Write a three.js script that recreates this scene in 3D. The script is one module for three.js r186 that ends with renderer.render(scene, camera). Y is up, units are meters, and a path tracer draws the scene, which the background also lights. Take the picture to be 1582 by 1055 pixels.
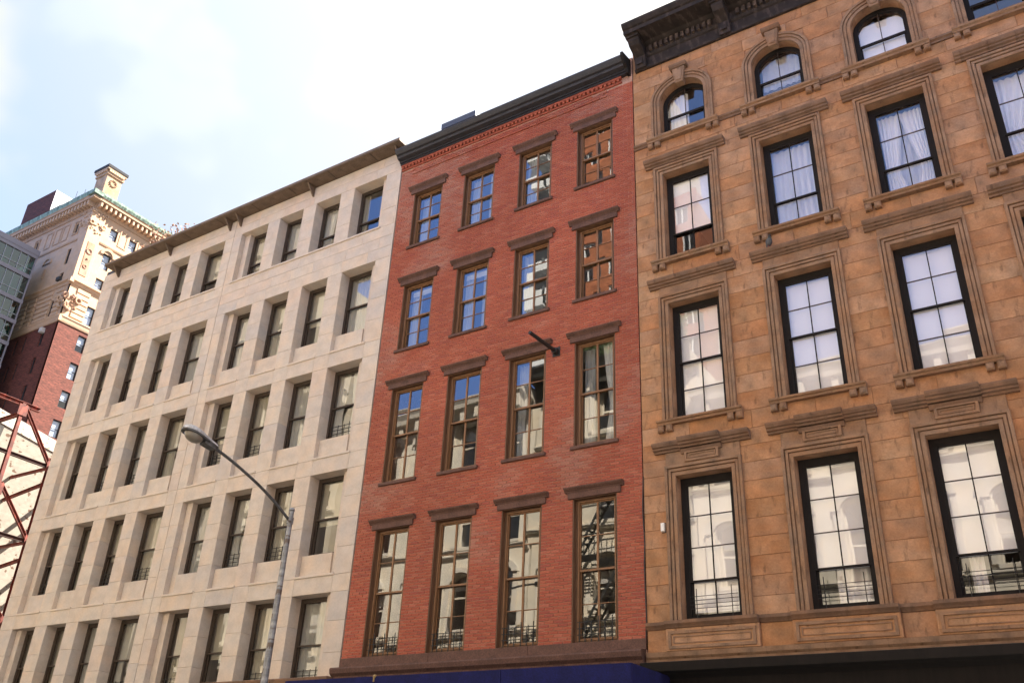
import * as THREE from 'three';
import { mergeGeometries, mergeVertices } from 'three/addons/utils/BufferGeometryUtils.js';
import { MarchingCubes } from 'three/addons/objects/MarchingCubes.js';

// ---------------------------------------------------------------- camera, sky, sun, exposure
const scene = new THREE.Scene();
const renderer = new THREE.WebGLRenderer({ antialias: true });
renderer.toneMapping = THREE.LinearToneMapping;
renderer.toneMappingExposure = 4.75;
renderer.shadowMap.enabled = true;
const E = 1.6;                                         // eye height; building heights below are measured from the eye
const camera = new THREE.PerspectiveCamera(41.13, 1024 / 682, 0.1, 2000);
camera.position.set(0, E, 16);
camera.rotation.order = 'YXZ';
camera.rotation.set(0.48967764, 0.59611884, 0.04873802);

const SUN = new THREE.Vector3(0.4, 0.68, -0.53).normalize();
const sun = new THREE.DirectionalLight(new THREE.Color(1, 0.915, 0.80), 5);
sun.position.copy(SUN).multiplyScalar(150).add(new THREE.Vector3(-40, 0, 0)); sun.target.position.set(-40, 0, 0);
sun.castShadow = true; Object.assign(sun.shadow.camera, { left: -120, right: 120, top: 120, bottom: -120, near: 1, far: 400 });
sun.shadow.mapSize.set(4096, 4096); sun.shadow.radius = 1;
scene.add(sun, sun.target);

// seeded random + periodic value noise
let seedState = 12345;
const rnd = () => { seedState |= 0; seedState = seedState + 0x6D2B79F5 | 0; let t = Math.imul(seedState ^ seedState >>> 15, 1 | seedState); t = t + Math.imul(t ^ t >>> 7, 61 | t) ^ t; return ((t ^ t >>> 14) >>> 0) / 4294967296; };
const rr = (a, b) => a + (b - a) * rnd();
const hash = (x, y, s) => { let h = Math.imul(x, 374761393) + Math.imul(y, 668265263) + Math.imul(s, 974634539) | 0; h = Math.imul(h ^ h >>> 13, 1274126177); return ((h ^ h >>> 16) >>> 0) / 4294967296; };
function vnoise(x, y, px, py, s) {                    // periodic in px, py cells
  const xi = Math.floor(x), yi = Math.floor(y), fx = x - xi, fy = y - yi, u = fx * fx * (3 - 2 * fx), v = fy * fy * (3 - 2 * fy);
  const X0 = ((xi % px) + px) % px, X1 = (X0 + 1) % px, Y0 = ((yi % py) + py) % py, Y1 = (Y0 + 1) % py;
  return (hash(X0, Y0, s) * (1 - u) + hash(X1, Y0, s) * u) * (1 - v) + (hash(X0, Y1, s) * (1 - u) + hash(X1, Y1, s) * u) * v;
}
function fbm(u, v, fu, fv, oct, s) { let a = 0, w = 0.5, t = 0; for (let i = 0; i < oct; i++) { a += w * vnoise(u * fu, v * fv, fu, fv, s + i); t += w; w *= 0.5; fu *= 2; fv *= 2; } return a / t; }
const sstep = (a, b, x) => { const t = Math.min(1, Math.max(0, (x - a) / (b - a))); return t * t * (3 - 2 * t); };
const mix = (a, b, t) => a + (b - a) * t;

{ // sky: a thin bright veil on the sun's side, clearer blue away from it, faint cloud
  const W = 1024, H = 512, data = new Float32Array(W * H * 4);
  for (let j = 0; j < H; j++) for (let i = 0; i < W; i++) {
    const el = ((j + 0.5) / H - 0.5) * Math.PI, az = ((i + 0.5) / W - 0.5) * 2 * Math.PI;
    const x = Math.cos(el) * Math.cos(az), y = Math.sin(el), z = Math.cos(el) * Math.sin(az);
    const c = x * SUN.x + y * SUN.y + z * SUN.z;
    const k = 1 / (Math.max(y, 0) + 0.25);
    const cu = x * k * 0.16 + 0.5, cv = z * k * 0.16 + 0.5;
    const cl = sstep(0.46, 0.7, fbm(cu, cv, 26, 26, 6, 77)), cl2 = sstep(0.5, 0.72, fbm(cu, cv, 60, 60, 5, 87));
    const w = Math.min(1, sstep(-0.2, 0.35, c) * 0.84 + 0.1 * sstep(0.35, 0.0, y) + 0.3 * cl * (0.12 + sstep(-0.2, 0.35, c)));
    const v = sstep(0.18, 0.7, c) + 0.5 * cl * sstep(-0.1, 0.3, c) + 0.25 * cl2 * sstep(0, 0.3, c), up = sstep(0.0, 0.8, y);
    const col = [mix(mix(0.12, 0.085, up), mix(0.160, 0.26, v), w), mix(mix(0.20, 0.175, up), mix(0.176, 0.258, v), w), mix(mix(0.40, 0.47, up), mix(0.172, 0.245, v), w)];
    const o = (j * W + i) * 4;
    data[o] = col[0]; data[o + 1] = col[1]; data[o + 2] = col[2]; data[o + 3] = 1;
  }
  const sky = new THREE.DataTexture(data, W, H, THREE.RGBAFormat, THREE.FloatType);
  sky.mapping = THREE.EquirectangularReflectionMapping; sky.magFilter = sky.minFilter = THREE.LinearFilter; sky.needsUpdate = true;
  scene.background = sky; scene.environment = sky; scene.environmentIntensity = 1;
}

// ---------------------------------------------------------------- textures and materials
function tex(size, fn, srgb = true) {                  // fn(u, v) -> [r, g, b] in 0..1
  const d = new Uint8Array(size * size * 4);
  for (let j = 0; j < size; j++) for (let i = 0; i < size; i++) {
    const c = fn((i + 0.5) / size, (j + 0.5) / size), o = (j * size + i) * 4;
    for (let k = 0; k < 3; k++) d[o + k] = Math.max(0, Math.min(255, Math.round(c[k] * 255)));
    d[o + 3] = 255;
  }
  const t = new THREE.DataTexture(d, size, size); t.wrapS = t.wrapT = THREE.RepeatWrapping; t.magFilter = THREE.LinearFilter; t.minFilter = THREE.LinearMipmapLinearFilter; t.generateMipmaps = true;
  if (srgb) t.colorSpace = THREE.SRGBColorSpace;
  t.needsUpdate = true; return t;
}
const rep = (t, a, b = a) => { const c = t.clone(); c.repeat.set(a, b); c.needsUpdate = true; return c; };
const lime = tex(512, (u, v) => { const n = fbm(u, v, 4, 6, 4, 1), m = fbm(u, v, 32, 32, 3, 9), k = fbm(u, v, 3, 3, 3, 21); const b = 0.88 + 0.08 * (n - 0.5) + 0.06 * (m - 0.5); return [b + 0.05 * (k - 0.5), b, b - 0.06 * (k - 0.5)]; });
const sand = tex(512, (u, v) => {
  const n = fbm(u + 0.25 * v, v, 4, 4, 5, 31), m = fbm(u, v, 40, 40, 3, 39), k = fbm(u, v, 3, 5, 4, 41), s = sstep(0.6, 0.8, fbm(u, v, 12, 3, 4, 47));
  const b = 0.84 + 0.24 * (n - 0.5) + 0.12 * (m - 0.5) - 0.15 * s; return [b + 0.05 * (k - 0.5), b - 0.05 * (k - 0.5), b - 0.17 * (k - 0.5)];
});
const sandBump = tex(512, (u, v) => { const n = fbm(u, v, 30, 30, 4, 55); return [n, n, n]; }, false);
const brickTex = tex(256, (u, v) => { const n = fbm(u, v, 8, 8, 4, 61), b = 0.84 + 0.4 * (n - 0.5); return [b, b, b]; });
const grime = tex(512, (u, v) => { const n = fbm(u, v, 6, 6, 5, 71), m = sstep(0.55, 0.75, fbm(u, v, 10, 4, 4, 79)); const b = 0.66 + 0.5 * (n - 0.5) + 0.3 * m; return [b, b * 0.98, b * 0.95]; });
const wood = tex(256, (u, v) => { const n = fbm(u, v, 24, 3, 4, 91), b = 0.84 + 0.3 * (n - 0.5); return [b, b, b]; });
const farBrick = tex(512, (u, v) => {                  // 2.13 m x 2.13 m of brick: 32 courses, 10 bricks
  const r = Math.floor(v * 32), x = u * 10 + (r % 2) * 0.5, fx = x - Math.floor(x), fy = v * 32 - r; const h = hash(Math.floor(x) % 10, r, 5), h2 = fbm(u, v, 3, 14, 3, 17);
  const j = fx < 0.05 || fy < 0.13; const b = j ? 0.78 : 0.62 + 0.3 * h + 0.28 * (h2 - 0.5); return [b, j ? b * 0.94 : b * 0.92, j ? b * 0.9 : b * 0.9];
});
const paint = tex(512, (u, v) => {                     // old white paint on brick, flaking to brick and grey render
  const r = Math.floor(v * 48), x = u * 15 + (r % 2) * 0.5, fx = x - Math.floor(x), fy = v * 48 - r; const h = hash(Math.floor(x) % 15, r, 8);
  const f = fbm(u, v, 9, 12, 5, 101) + 0.10 * (h - 0.5), p = sstep(0.685, 0.73, f), j = (fx < 0.06 || fy < 0.16) ? 0.92 : 1, n = 0.9 + 0.16 * (fbm(u, v, 14, 18, 4, 111) - 0.5);
  return [mix(n * j, 0.60, p), mix(n * j * 0.97, 0.49, p), mix(n * j * 0.92, 0.42, p)];
});
const speck = tex(256, (u, v) => { const n = fbm(u, v, 60, 60, 2, 121), m = fbm(u, v, 5, 5, 4, 127), b = 0.78 + 0.3 * (n - 0.5) + 0.24 * (m - 0.5); return [b, b, b]; });
const zinc = tex(256, (u, v) => { const n = vnoise(u * 14, v * 14, 14, 14, 131), m = fbm(u, v, 24, 24, 3, 137), r = sstep(0.66, 0.74, fbm(u, v, 10, 10, 4, 139)); const b = 0.78 + 0.24 * (n - 0.5) + 0.2 * (m - 0.5); return [mix(b, 0.5, r * 0.7), mix(b, 0.4, r * 0.7), mix(b, 0.34, r * 0.7)]; });
const wave = tex(512, (u, v) => { const n = fbm(u, v, 2, 3, 2, 151); return [n, n, n]; }, false);

const col = (r, g, b) => new THREE.Color().setRGB(r, g, b);
const M = (c, o = {}) => new THREE.MeshStandardMaterial({ color: col(...c), roughness: 0.9, metalness: 0, ...o });
const stoneSet = (cs, map, bump, bs) => cs.map((c) => M(c, { map, bumpMap: bump, bumpScale: bs, roughness: 0.92 }));
const LIME = stoneSet([[0.79, 0.665, 0.565], [0.80, 0.68, 0.58], [0.77, 0.65, 0.56], [0.79, 0.65, 0.54], [0.74, 0.635, 0.56], [0.80, 0.685, 0.585], [0.78, 0.64, 0.545], [0.71, 0.62, 0.56]], lime, sandBump, 0.002);
const SAND = stoneSet([[0.57, 0.30, 0.155], [0.61, 0.335, 0.185], [0.545, 0.275, 0.13], [0.58, 0.295, 0.145], [0.525, 0.285, 0.16], [0.62, 0.35, 0.19], [0.555, 0.27, 0.13]], sand, sandBump, 0.004);
const TRIM = M([0.40, 0.235, 0.14], { map: sand, bumpMap: sandBump, bumpScale: 0.003 });
const TRIM2 = M([0.29, 0.17, 0.11], { map: sand, bumpMap: sandBump, bumpScale: 0.004 });
const BRICK = [[0.50, 0.125, 0.072], [0.47, 0.112, 0.065], [0.53, 0.145, 0.082], [0.48, 0.118, 0.07], [0.51, 0.132, 0.073], [0.44, 0.108, 0.072], [0.55, 0.165, 0.102]].map((c) => M(c, { map: brickTex }));
const MORTAR = M([0.70, 0.42, 0.32], { map: speck });
const BROWN = M([0.195, 0.10, 0.076], { map: speck, roughness: 0.85 });
const WOOD = M([0.32, 0.158, 0.07], { map: wood, roughness: 0.55 }), WOODDK = M([0.21, 0.105, 0.055], { map: wood, roughness: 0.6 });
const BRONZE = M([0.075, 0.05, 0.035], { map: wood, roughness: 0.7 }), BLACK = M([0.014, 0.010, 0.009], { map: wood, roughness: 0.9 }), MUNT = M([0.06, 0.045, 0.04], { roughness: 0.6 });
const IRON = M([0.02, 0.02, 0.02], { roughness: 0.6 });
const SLATE = M([0.045, 0.045, 0.055], { map: speck, roughness: 0.6 });
const SOOT = M([0.062, 0.046, 0.045], { map: grime, roughness: 0.85 });
const LITDENTIL = M([0.15, 0.11, 0.095], { map: grime, roughness: 0.85 });  // cornice tone made lighter: light caught by the dentils, put into the colour
const SOFFIT = M([0.24, 0.165, 0.115], { map: speck, roughness: 0.7 });
const FABRIC = M([0.81, 0.80, 0.80], { roughness: 1 }), FABRIC2 = M([0.64, 0.60, 0.53], { roughness: 1 }), SHEER = new THREE.MeshPhysicalMaterial({ color: col(0.85, 0.85, 0.87), roughness: 1, transmission: 0.4, thickness: 0 });
const ROOM = M([0.42, 0.39, 0.35]);
const glassMat = (ior, c = [0.86, 0.88, 0.86]) => new THREE.MeshPhysicalMaterial({ color: col(...c), roughness: 0, metalness: 0, transmission: 1, thickness: 0, ior, bumpMap: wave, bumpScale: 0.0010 });
const GLASS = glassMat(2.33, [0.75, 0.77, 0.75]), GLASSW = glassMat(2.1, [0.76, 0.76, 0.71]), GLASSB = glassMat(2.05, [1, 1, 1]), GLASSF = glassMat(2.0, [0.85, 0.86, 0.88]);

// ---------------------------------------------------------------- building helpers
const names = {};
const numbered = (n) => { names[n] = (names[n] ?? -1) + 1; return names[n] ? n + '_' + String(names[n]).padStart(3, '0') : n; };
function thing(name, label, category, at = [0, 0, 0], group) {
  const o = new THREE.Group(); o.name = numbered(name); o.position.set(...at); o.userData = { label, category }; if (group) o.userData.group = group;
  scene.add(o); return o;
}
function structure(name, geo, mat, label) { const m = mesh(name, geo, mat); m.userData.kind = 'structure'; if (label) m.userData.label = label; scene.add(m); return m; }
function mesh(name, geo, mat, parent) { const m = new THREE.Mesh(geo, mat); m.name = name; m.castShadow = m.receiveShadow = true; if (parent) parent.add(m); return m; }
// a part whose geometry is written in metres from the eye level on the facade plane; it is hung on its thing
function part(t, name, geo, mat, label) { const m = mesh(name, geo, mat, t); m.position.set(-t.position.x, E - t.position.y, -t.position.z); if (label) m.userData.label = label; return m; }
function uvs(g, k = 1) {                               // box-projected uv in metres, shifted at random
  if (g.index) g = g.toNonIndexed();
  if (!g.attributes.normal) g.computeVertexNormals();
  const p = g.attributes.position, n = g.attributes.normal, uv = new Float32Array(p.count * 2), a = rnd() * 7, b = rnd() * 7;
  for (let i = 0; i < p.count; i++) {
    const x = Math.abs(n.getX(i)), y = Math.abs(n.getY(i)), z = Math.abs(n.getZ(i));
    const [u, v] = z >= x && z >= y ? [p.getX(i), p.getY(i)] : x >= y ? [p.getZ(i), p.getY(i)] : [p.getX(i), p.getZ(i)];
    uv[2 * i] = (u * k + a); uv[2 * i + 1] = (v * k + b);
  }
  g.setAttribute('uv', new THREE.BufferAttribute(uv, 2)); return g;
}
function merged(list) { const c = list.map((g) => { g = g.index ? g.toNonIndexed() : g; const r = new THREE.BufferGeometry(); r.setAttribute('position', g.attributes.position); if (!g.attributes.normal) g.computeVertexNormals(); r.setAttribute('normal', g.attributes.normal); return r; }); return uvs(mergeGeometries(c)); }
function box(x0, x1, y0, y1, z0, z1) { return uvs(new THREE.BoxGeometry(x1 - x0, y1 - y0, z1 - z0).translate((x0 + x1) / 2, (y0 + y1) / 2, (z0 + z1) / 2)); }
function block(x0, x1, y0, y1, z0, z1, c = 0.006) {    // a dressed stone: chamfered front edges, sides back to z0
  const V = [], f = (a, b, d, e) => V.push(...a, ...b, ...d, ...a, ...d, ...e);
  const A = [[x0 + c, y0 + c, z1], [x1 - c, y0 + c, z1], [x1 - c, y1 - c, z1], [x0 + c, y1 - c, z1]], B = [[x0, y0, z1 - c], [x1, y0, z1 - c], [x1, y1, z1 - c], [x0, y1, z1 - c]], C = B.map((p) => [p[0], p[1], z0]);
  f(...A); for (let i = 0; i < 4; i++) { const j = (i + 1) % 4; f(B[i], B[j], A[j], A[i]); f(C[i], C[j], B[j], B[i]); }
  const g = new THREE.BufferGeometry(); g.setAttribute('position', new THREE.BufferAttribute(new Float32Array(V), 3)); g.computeVertexNormals(); return uvs(g);
}
const shapeOf = (pts) => new THREE.Shape(pts.map((p) => new THREE.Vector2(...p)));
function extr(shape, z0, z1, bevel = 0) { const g = new THREE.ExtrudeGeometry(shape, { depth: z1 - z0 - bevel, bevelEnabled: bevel > 0, bevelSize: bevel, bevelThickness: bevel, bevelOffset: -bevel, bevelSegments: 1, curveSegments: 20 }); return uvs(g.translate(0, 0, z0)); }
function holed(x0, x1, y0, y1, holes, z0, z1) {        // a wall slab with openings: [l, r, b, t] or a list of points
  const s = shapeOf([[x0, y0], [x1, y0], [x1, y1], [x0, y1]]);
  for (const h of holes) s.holes.push(new THREE.Path((Array.isArray(h[0]) ? h : [[h[0], h[2]], [h[1], h[2]], [h[1], h[3]], [h[0], h[3]]]).map((p) => new THREE.Vector2(...p))));
  return extr(s, z0, z1);
}
function mould(profile, x0, x1) {                      // profile points [z, y], run along x
  const g = new THREE.ExtrudeGeometry(shapeOf(profile), { depth: x1 - x0, bevelEnabled: false });
  g.applyMatrix4(new THREE.Matrix4().makeBasis(new THREE.Vector3(0, 0, 1), new THREE.Vector3(0, 1, 0), new THREE.Vector3(-1, 0, 0))).translate(x1, 0, 0); return uvs(g);
}
function bar(p, q, w, h = w) {                         // a beam between two points
  const a = new THREE.Vector3(...p), b = new THREE.Vector3(...q), d = b.clone().sub(a), L = d.length();
  const g = new THREE.BoxGeometry(w, h, L), m = new THREE.Matrix4().lookAt(b, a, Math.abs(d.y) > 0.95 * L ? new THREE.Vector3(1, 0, 0) : new THREE.Vector3(0, 1, 0));
  return uvs(g.applyMatrix4(m).translate((a.x + b.x) / 2, (a.y + b.y) / 2, (a.z + b.z) / 2));
}
function iBeam(p, q, w, t = 0.02) {                    // a steel I section between two points
  const a = new THREE.Vector3(...p), b = new THREE.Vector3(...q), d = b.clone().sub(a), L = d.length();
  const gs = [new THREE.BoxGeometry(w, t, L).translate(0, w / 2, 0), new THREE.BoxGeometry(w, t, L).translate(0, -w / 2, 0), new THREE.BoxGeometry(t, w - t, L)];
  const m = new THREE.Matrix4().lookAt(b, a, Math.abs(d.y) > 0.95 * L ? new THREE.Vector3(1, 0, 0) : new THREE.Vector3(0, 1, 0));
  return merged(gs.map((g) => g.applyMatrix4(m).translate((a.x + b.x) / 2, (a.y + b.y) / 2, (a.z + b.z) / 2)));
}
function cloth(w, h, folds, amp, seed, gather = 0) {   // a hanging curtain with folds, optionally drawn in towards one side below
  const nx = 36, ny = 10, g = new THREE.PlaneGeometry(w, h, nx, ny), p = g.attributes.position;
  for (let i = 0; i < p.count; i++) {
    let x = p.getX(i) / w + 0.5; const y = p.getY(i) / h + 0.5;
    const ph = x * folds * 2 * Math.PI + 1.7 * Math.sin(x * 5.1 + seed) + 0.35 * Math.sin(y * 3 + seed * 2);
    const z = amp * (0.6 + 0.4 * (1 - y)) * Math.sin(ph);
    if (gather) { const s = 1 - Math.abs(gather) * Math.pow(Math.max(0, 1 - Math.abs(y - 0.35) / 0.65), 1.2) * (y < 0.35 ? 1 - (0.35 - y) : 1); x = gather > 0 ? x * s : 1 - (1 - x) * s; }
    p.setXYZ(i, (x - 0.5) * w, p.getY(i), z);
  }
  g.computeVertexNormals(); return g;
}
// a pane of glass of its own, a hair out of true; x, y: its centre
function pane(parent, w, h, x, y, z, mat, geo) {
  const m = mesh('pane', geo || new THREE.PlaneGeometry(w, h), mat, parent); m.position.set(x, y, z); m.rotation.set(rr(-0.006, 0.006), rr(-0.006, 0.006), 0);
  if (!geo) { const uv = m.geometry.attributes.uv, a = rnd() * 5, b = rnd() * 5; for (let i = 0; i < 4; i++) uv.setXY(i, uv.getX(i) * w * 0.5 + a, uv.getY(i) * h * 0.5 + b); }
  return m;
}
function ring(w, h, t, z0, z1, tb = t, tt = t) { const s = shapeOf([[-w / 2, 0], [w / 2, 0], [w / 2, h], [-w / 2, h]]); s.holes.push(new THREE.Path([[-w / 2 + t, tb], [w / 2 - t, tb], [w / 2 - t, h - tt], [-w / 2 + t, h - tt]].map((p) => new THREE.Vector2(...p)))); return extr(s, z0, z1); }
// a double-hung window as a part: frame, two sashes, muntins and panes. Origin: bottom centre of the opening.
function doubleHung(t, o) {
  const g = new THREE.Group(); g.name = 'window';
  const { w, h, fw, z, rail, sw = 0.05, mat, smat = mat, mmat = smat, glass, mv = 0.02, mh = 0.02 } = o;
  mesh('frame', ring(w, h, fw, z - 0.1, z + 0.03, o.fb ?? fw, o.ft ?? fw), o.fmat || mat, g);
  const iw = w - 2 * fw, b = o.fb ?? fw, top = h - (o.ft ?? fw);
  const sash = (y0, y1, zc, nx, ny, rb, rt) => {
    mesh('sash', ring(iw + 0.004, y1 - y0, sw, zc - 0.02, zc + 0.02, rb, rt).translate(0, y0, 0), smat, g);
    const x0 = -iw / 2 + sw, x1 = iw / 2 - sw, ya = y0 + rb, yb = y1 - rt;
    for (let i = 1; i < nx; i++) { const x = mix(x0, x1, i / nx); mesh('muntin', box(x - mv / 2, x + mv / 2, ya, yb, zc - 0.014, zc + 0.014), smat, g); }
    for (let j = 1; j < ny; j++) { const y = mix(ya, yb, j / ny); mesh('muntin', box(x0, x1, y - mh / 2, y + mh / 2, zc - 0.011, zc + 0.011), mmat, g); }
    for (let i = 0; i < nx; i++) for (let j = 0; j < ny; j++) { const pw = (x1 - x0) / nx, ph = (yb - ya) / ny; pane(g, pw, ph, x0 + pw * (i + 0.5), ya + ph * (j + 0.5), zc - 0.004, glass); }
  };
  sash(rail - 0.025, top, z, ...o.up, sw * 0.9, sw);
  sash(b, rail + 0.025, z - 0.045, ...o.lo, sw * 1.2, sw * 0.9);
  t.add(g); return g;
}
const at = (t, g, x, y, z = 0) => { g.position.set(x - t.position.x, y + E - t.position.y, z - t.position.z); return g; };
const copyTo = (t, g, x, y, z = 0) => { const c = g.clone(); t.add(c); at(t, c, x, y, z); c.traverse((m) => { if (m.name.startsWith('pane')) m.rotation.set(rr(-0.006, 0.006), rr(-0.006, 0.006), 0); }); return c; };
function rails(g, w, z, n, lo, hi, posts, t0 = 0.009) {            // small iron window guard
  const gs = []; for (let i = 0; i < n; i++) { const y = mix(lo, hi, n > 1 ? i / (n - 1) : 0); gs.push(new THREE.CylinderGeometry(t0, t0, w, 6).rotateZ(Math.PI / 2).translate(0, y, z)); }
  for (const [x, t] of posts) gs.push(new THREE.CylinderGeometry(t0 + 0.002, t0 + 0.002, t, 6).translate(x, t / 2, z));
  mesh('window_guard', merged(gs), IRON, g);
}
function curtain(g, name, geo, mat, x, y, z) { const m = mesh(name, geo, mat, g); m.position.set(x, y, z); return m; }
// the inside of a building behind its facade: floors, partitions and a back wall
function inside(t, x0, x1, levels, xs, depth, zf, mat = ROOM) {
  for (const y of levels) part(t, 'floor_slab', box(x0 + 0.06, x1 - 0.06, y - 0.15, y + 0.15, -depth + 0.3, zf - 0.003), mat);
  for (const x of xs) part(t, 'partition', box(x - 0.06, x + 0.06, levels[0] + 0.15, levels[levels.length - 1] - 0.15, -depth + 0.305, zf - 0.004), mat);
}

// ---------------------------------------------------------------- ground
{
  const asphalt = M([0.08, 0.078, 0.076], { map: rep(speck, 0.5), roughness: 0.95 }), concrete = M([0.45, 0.43, 0.39], { map: rep(speck, 0.4) }), kerbM = M([0.3, 0.29, 0.28], { map: speck });
  structure('ground', uvs(new THREE.PlaneGeometry(900, 900).rotateX(-Math.PI / 2).translate(0, -0.16, 0)), asphalt);
  structure('road', box(-160, 60, -0.154, -0.13, 3.9, 14.6), asphalt);
  structure('pavement', box(-30, 60, -0.15, 0, 0, 3.7), concrete);
  structure('pavement', box(-160, 60, -0.15, 0, 14.9, 19), concrete);
  structure('kerb', box(-160, 60, -0.15, 0.004, 3.7, 3.9), kerbM);
  structure('kerb', box(-160, 60, -0.15, 0.004, 14.6, 14.9), kerbM);
}

// ---------------------------------------------------------------- pale limestone building
{
  const t = thing('stone_building', 'pale limestone building with a deep grid of dark windows and a thin metal canopy', 'building', [-22.5, 0, 0]);
  const cols = [[-29.147, -27.917], [-27.303, -26.323], [-25.721, -24.726], [-24.156, -22.899], [-22.087, -20.82], [-20.264, -19.209], [-18.642, -17.591], [-17.021, -15.736]];
  const rows = [[15.32, 17.273], [11.485, 14.177], [8.313, 11.038], [5.18, 7.877], [2.05, 4.758]];
  const XL = -29.86, XR = -15.165, J = -22.485, D = -0.34, Y0 = 2.0, Y1 = 17.96;
  const stone = () => LIME[Math.floor(rnd() * rnd() * 1.6 * LIME.length) % LIME.length];
  const piers = [[XL, cols[0][0]]]; for (let i = 0; i < 7; i++) { if (i === 3) piers.push([cols[3][1], J - 0.006], [J + 0.006, cols[4][0]]); else piers.push([cols[i][1], cols[i + 1][0]]); } piers.push([cols[7][1], XR]);
  const G = 0.0028;
  const put = (x0, x1, y0, y1, z1 = 0, m = stone(), n = 'stone_block') => part(t, n, block(x0 + G, x1 - G, y0 + G, y1 - G, D, z1 + rr(-0.0012, 0.0012), 0.004), m);
  rows.forEach(([b, top], r) => {
    const nb = r ? rows[r - 1][0] : Y1;                // the beam over this row
    const cuts = r === 0 ? [b, mix(b, top, 0.36), mix(b, top, 0.68), top] : [b, mix(b, top, 0.24), mix(b, top, 0.49), mix(b, top, 0.72), top];
    for (const [x0, x1] of piers) {
      const k = cuts.map((c, i) => (i && i < cuts.length - 1 ? c + rr(-0.12, 0.12) : c));
      for (let i = 0; i + 1 < k.length; i++) put(x0, x1, k[i], k[i + 1]);
      if (r !== 0 && r !== 1) put(x0, x1, top, nb);
    }
    for (const [x0, x1] of cols) if (r > 1) put(x0, x1, top, nb);
    if (r < 2) {                                       // the tall bands above the two upper rows, in courses across bays
      const hs = r ? [top, mix(top, nb, 0.34), mix(top, nb, 0.67), nb] : [top, mix(top, nb, 0.5), nb];
      for (let i = 0; i + 1 < hs.length; i++) for (const [a, c] of [[XL, J - 0.006], [J + 0.006, XR]]) {
        let x = a; while (x < c - 0.01) { let e = x + rr(0.85, 1.5); if (c - e < 0.5) e = c; put(x, e, hs[i], hs[i + 1], 0, stone(), 'band_stone'); x = e; }
      }
    }
    cols.forEach(([x0, x1], i) => {                    // stepped jambs at the section ends, spandrel panels
      const jl = i % 4 === 0, jr = i % 4 === 3;
      if (jl) put(x0, x0 + 0.25, b, top, -0.17, stone(), 'inner_jamb'); if (jr) put(x1 - 0.25, x1, b, top, -0.17, stone(), 'inner_jamb');
      if (r) { part(t, 'spandrel_panel', block(x0 + (jl ? 0.25 : 0) + G, x1 - (jr ? 0.25 : 0) - G, b + 0.05, b + 0.60, D, -0.13, 0.004), stone()); part(t, 'ledge', block(x0 - 0.02, x1 + 0.02, b - 0.012, b + 0.046, D + 0.004, 0.03, 0.008), LIME[1]); }
    });
  });
  for (const [a, c] of [[cols[0][0] - 0.06, cols[3][1] + 0.02], [cols[4][0] - 0.06, cols[7][1] + 0.02]]) part(t, 'ledge', block(a, c, rows[0][0] - 0.015, rows[0][0] + 0.045, D + 0.004, 0.04, 0.008), LIME[1]);
  // backing wall, sides, roof
  const holes = []; const WN = [];
  rows.forEach(([b, top], r) => cols.forEach(([x0, x1], i) => { const a = x0 + (i % 4 === 0 ? 0.25 : 0), c = x1 - (i % 4 === 3 ? 0.25 : 0), bb = r ? b + 0.58 : b + 0.03; holes.push([a, c, bb, top]); WN.push([r, i, a, c, bb, top]); }));
  part(t, 'wall', holed(XL + 0.02, XR - 0.02, -1.6, Y1, holes, -0.62, D - 0.002), LIME[7]);
  part(t, 'ground_floor', box(XL + 0.002, XR - 0.002, -1.6, Y0, D - 0.001, -0.06), LIME[4]);
  part(t, 'storefront_cornice', mould([[-0.05, 2.5], [0.2, 2.5], [0.28, 2.62], [0.32, 2.78], [0.3, 2.8], [-0.05, 2.8]], -20.4, -15.2), TRIM2);
  part(t, 'side_wall', box(XL, XL + 0.3, -1.6, Y1, -12, -0.621), LIME[7]); part(t, 'side_wall', box(XR - 0.3, XR, -1.6, Y1, -12, -0.621), LIME[7]);
  part(t, 'rear_wall', box(XL + 0.301, XR - 0.301, -1.6, Y1, -12, -11.7), ROOM); part(t, 'roof', box(XL + 0.01, XR - 0.01, Y1 - 0.002, Y1 + 0.18, -12.01, -0.04), SLATE);
  inside(t, XL + 0.301, XR - 0.301, [1.3, 4.97, 8.1, 11.26, 14.75, 17.7], [-24.4, -22.5, -18.9], 6.5, -0.622, ROOM); part(t, 'partition', box(XL + 0.302, XR - 0.302, 1.5, 17.9, -6.5, -6.2), ROOM);
  // canopy with brackets and seams
  const cn = part(t, 'canopy', merged([box(-29.3, -14.98, 17.985, 18.06, -0.3, 0.43), box(-29.3, -14.98, 18.0, 18.09, 0.43, 0.45)]), SOFFIT);
  for (let x = -28.3; x < -15.3; x += 1.73) mesh('seam', box(x, x + 0.02, 17.976, 17.984, 0, 0.42), BRONZE, cn);
  for (const x of [-28.9, -25.9, -22.75, -22.22, -18.85, -15.25]) mesh('bracket', extr(shapeOf([[0, 17.62], [0.05, 17.62], [0.34, 17.98], [0, 17.98]]), -0.025, 0.025).rotateY(-Math.PI / 2).translate(x, 0, 0), SOFFIT, cn);
  // windows
  const proto = {};
  for (const [r, i, a, c, bb, top] of WN) {
    const w = c - a, h = top - bb, key = w.toFixed(3) + h.toFixed(3); const x = (a + c) / 2;
    const g0 = proto[key] || doubleHung(t, { w: w - 0.006, h: h - 0.006, fw: 0.065, z: -0.37, rail: h * (r ? 0.47 : 0.37), up: [1, 1], lo: [1, 1], mat: BRONZE, glass: GLASSW, sw: 0.045 });
    const g = proto[key] ? copyTo(t, g0, x, bb + 0.003) : at(t, g0, x, bb + 0.003); proto[key] = proto[key] || g0.clone();
    const s = r * 8 + i, v = (s * 7 + r * 3) % 5;
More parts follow.
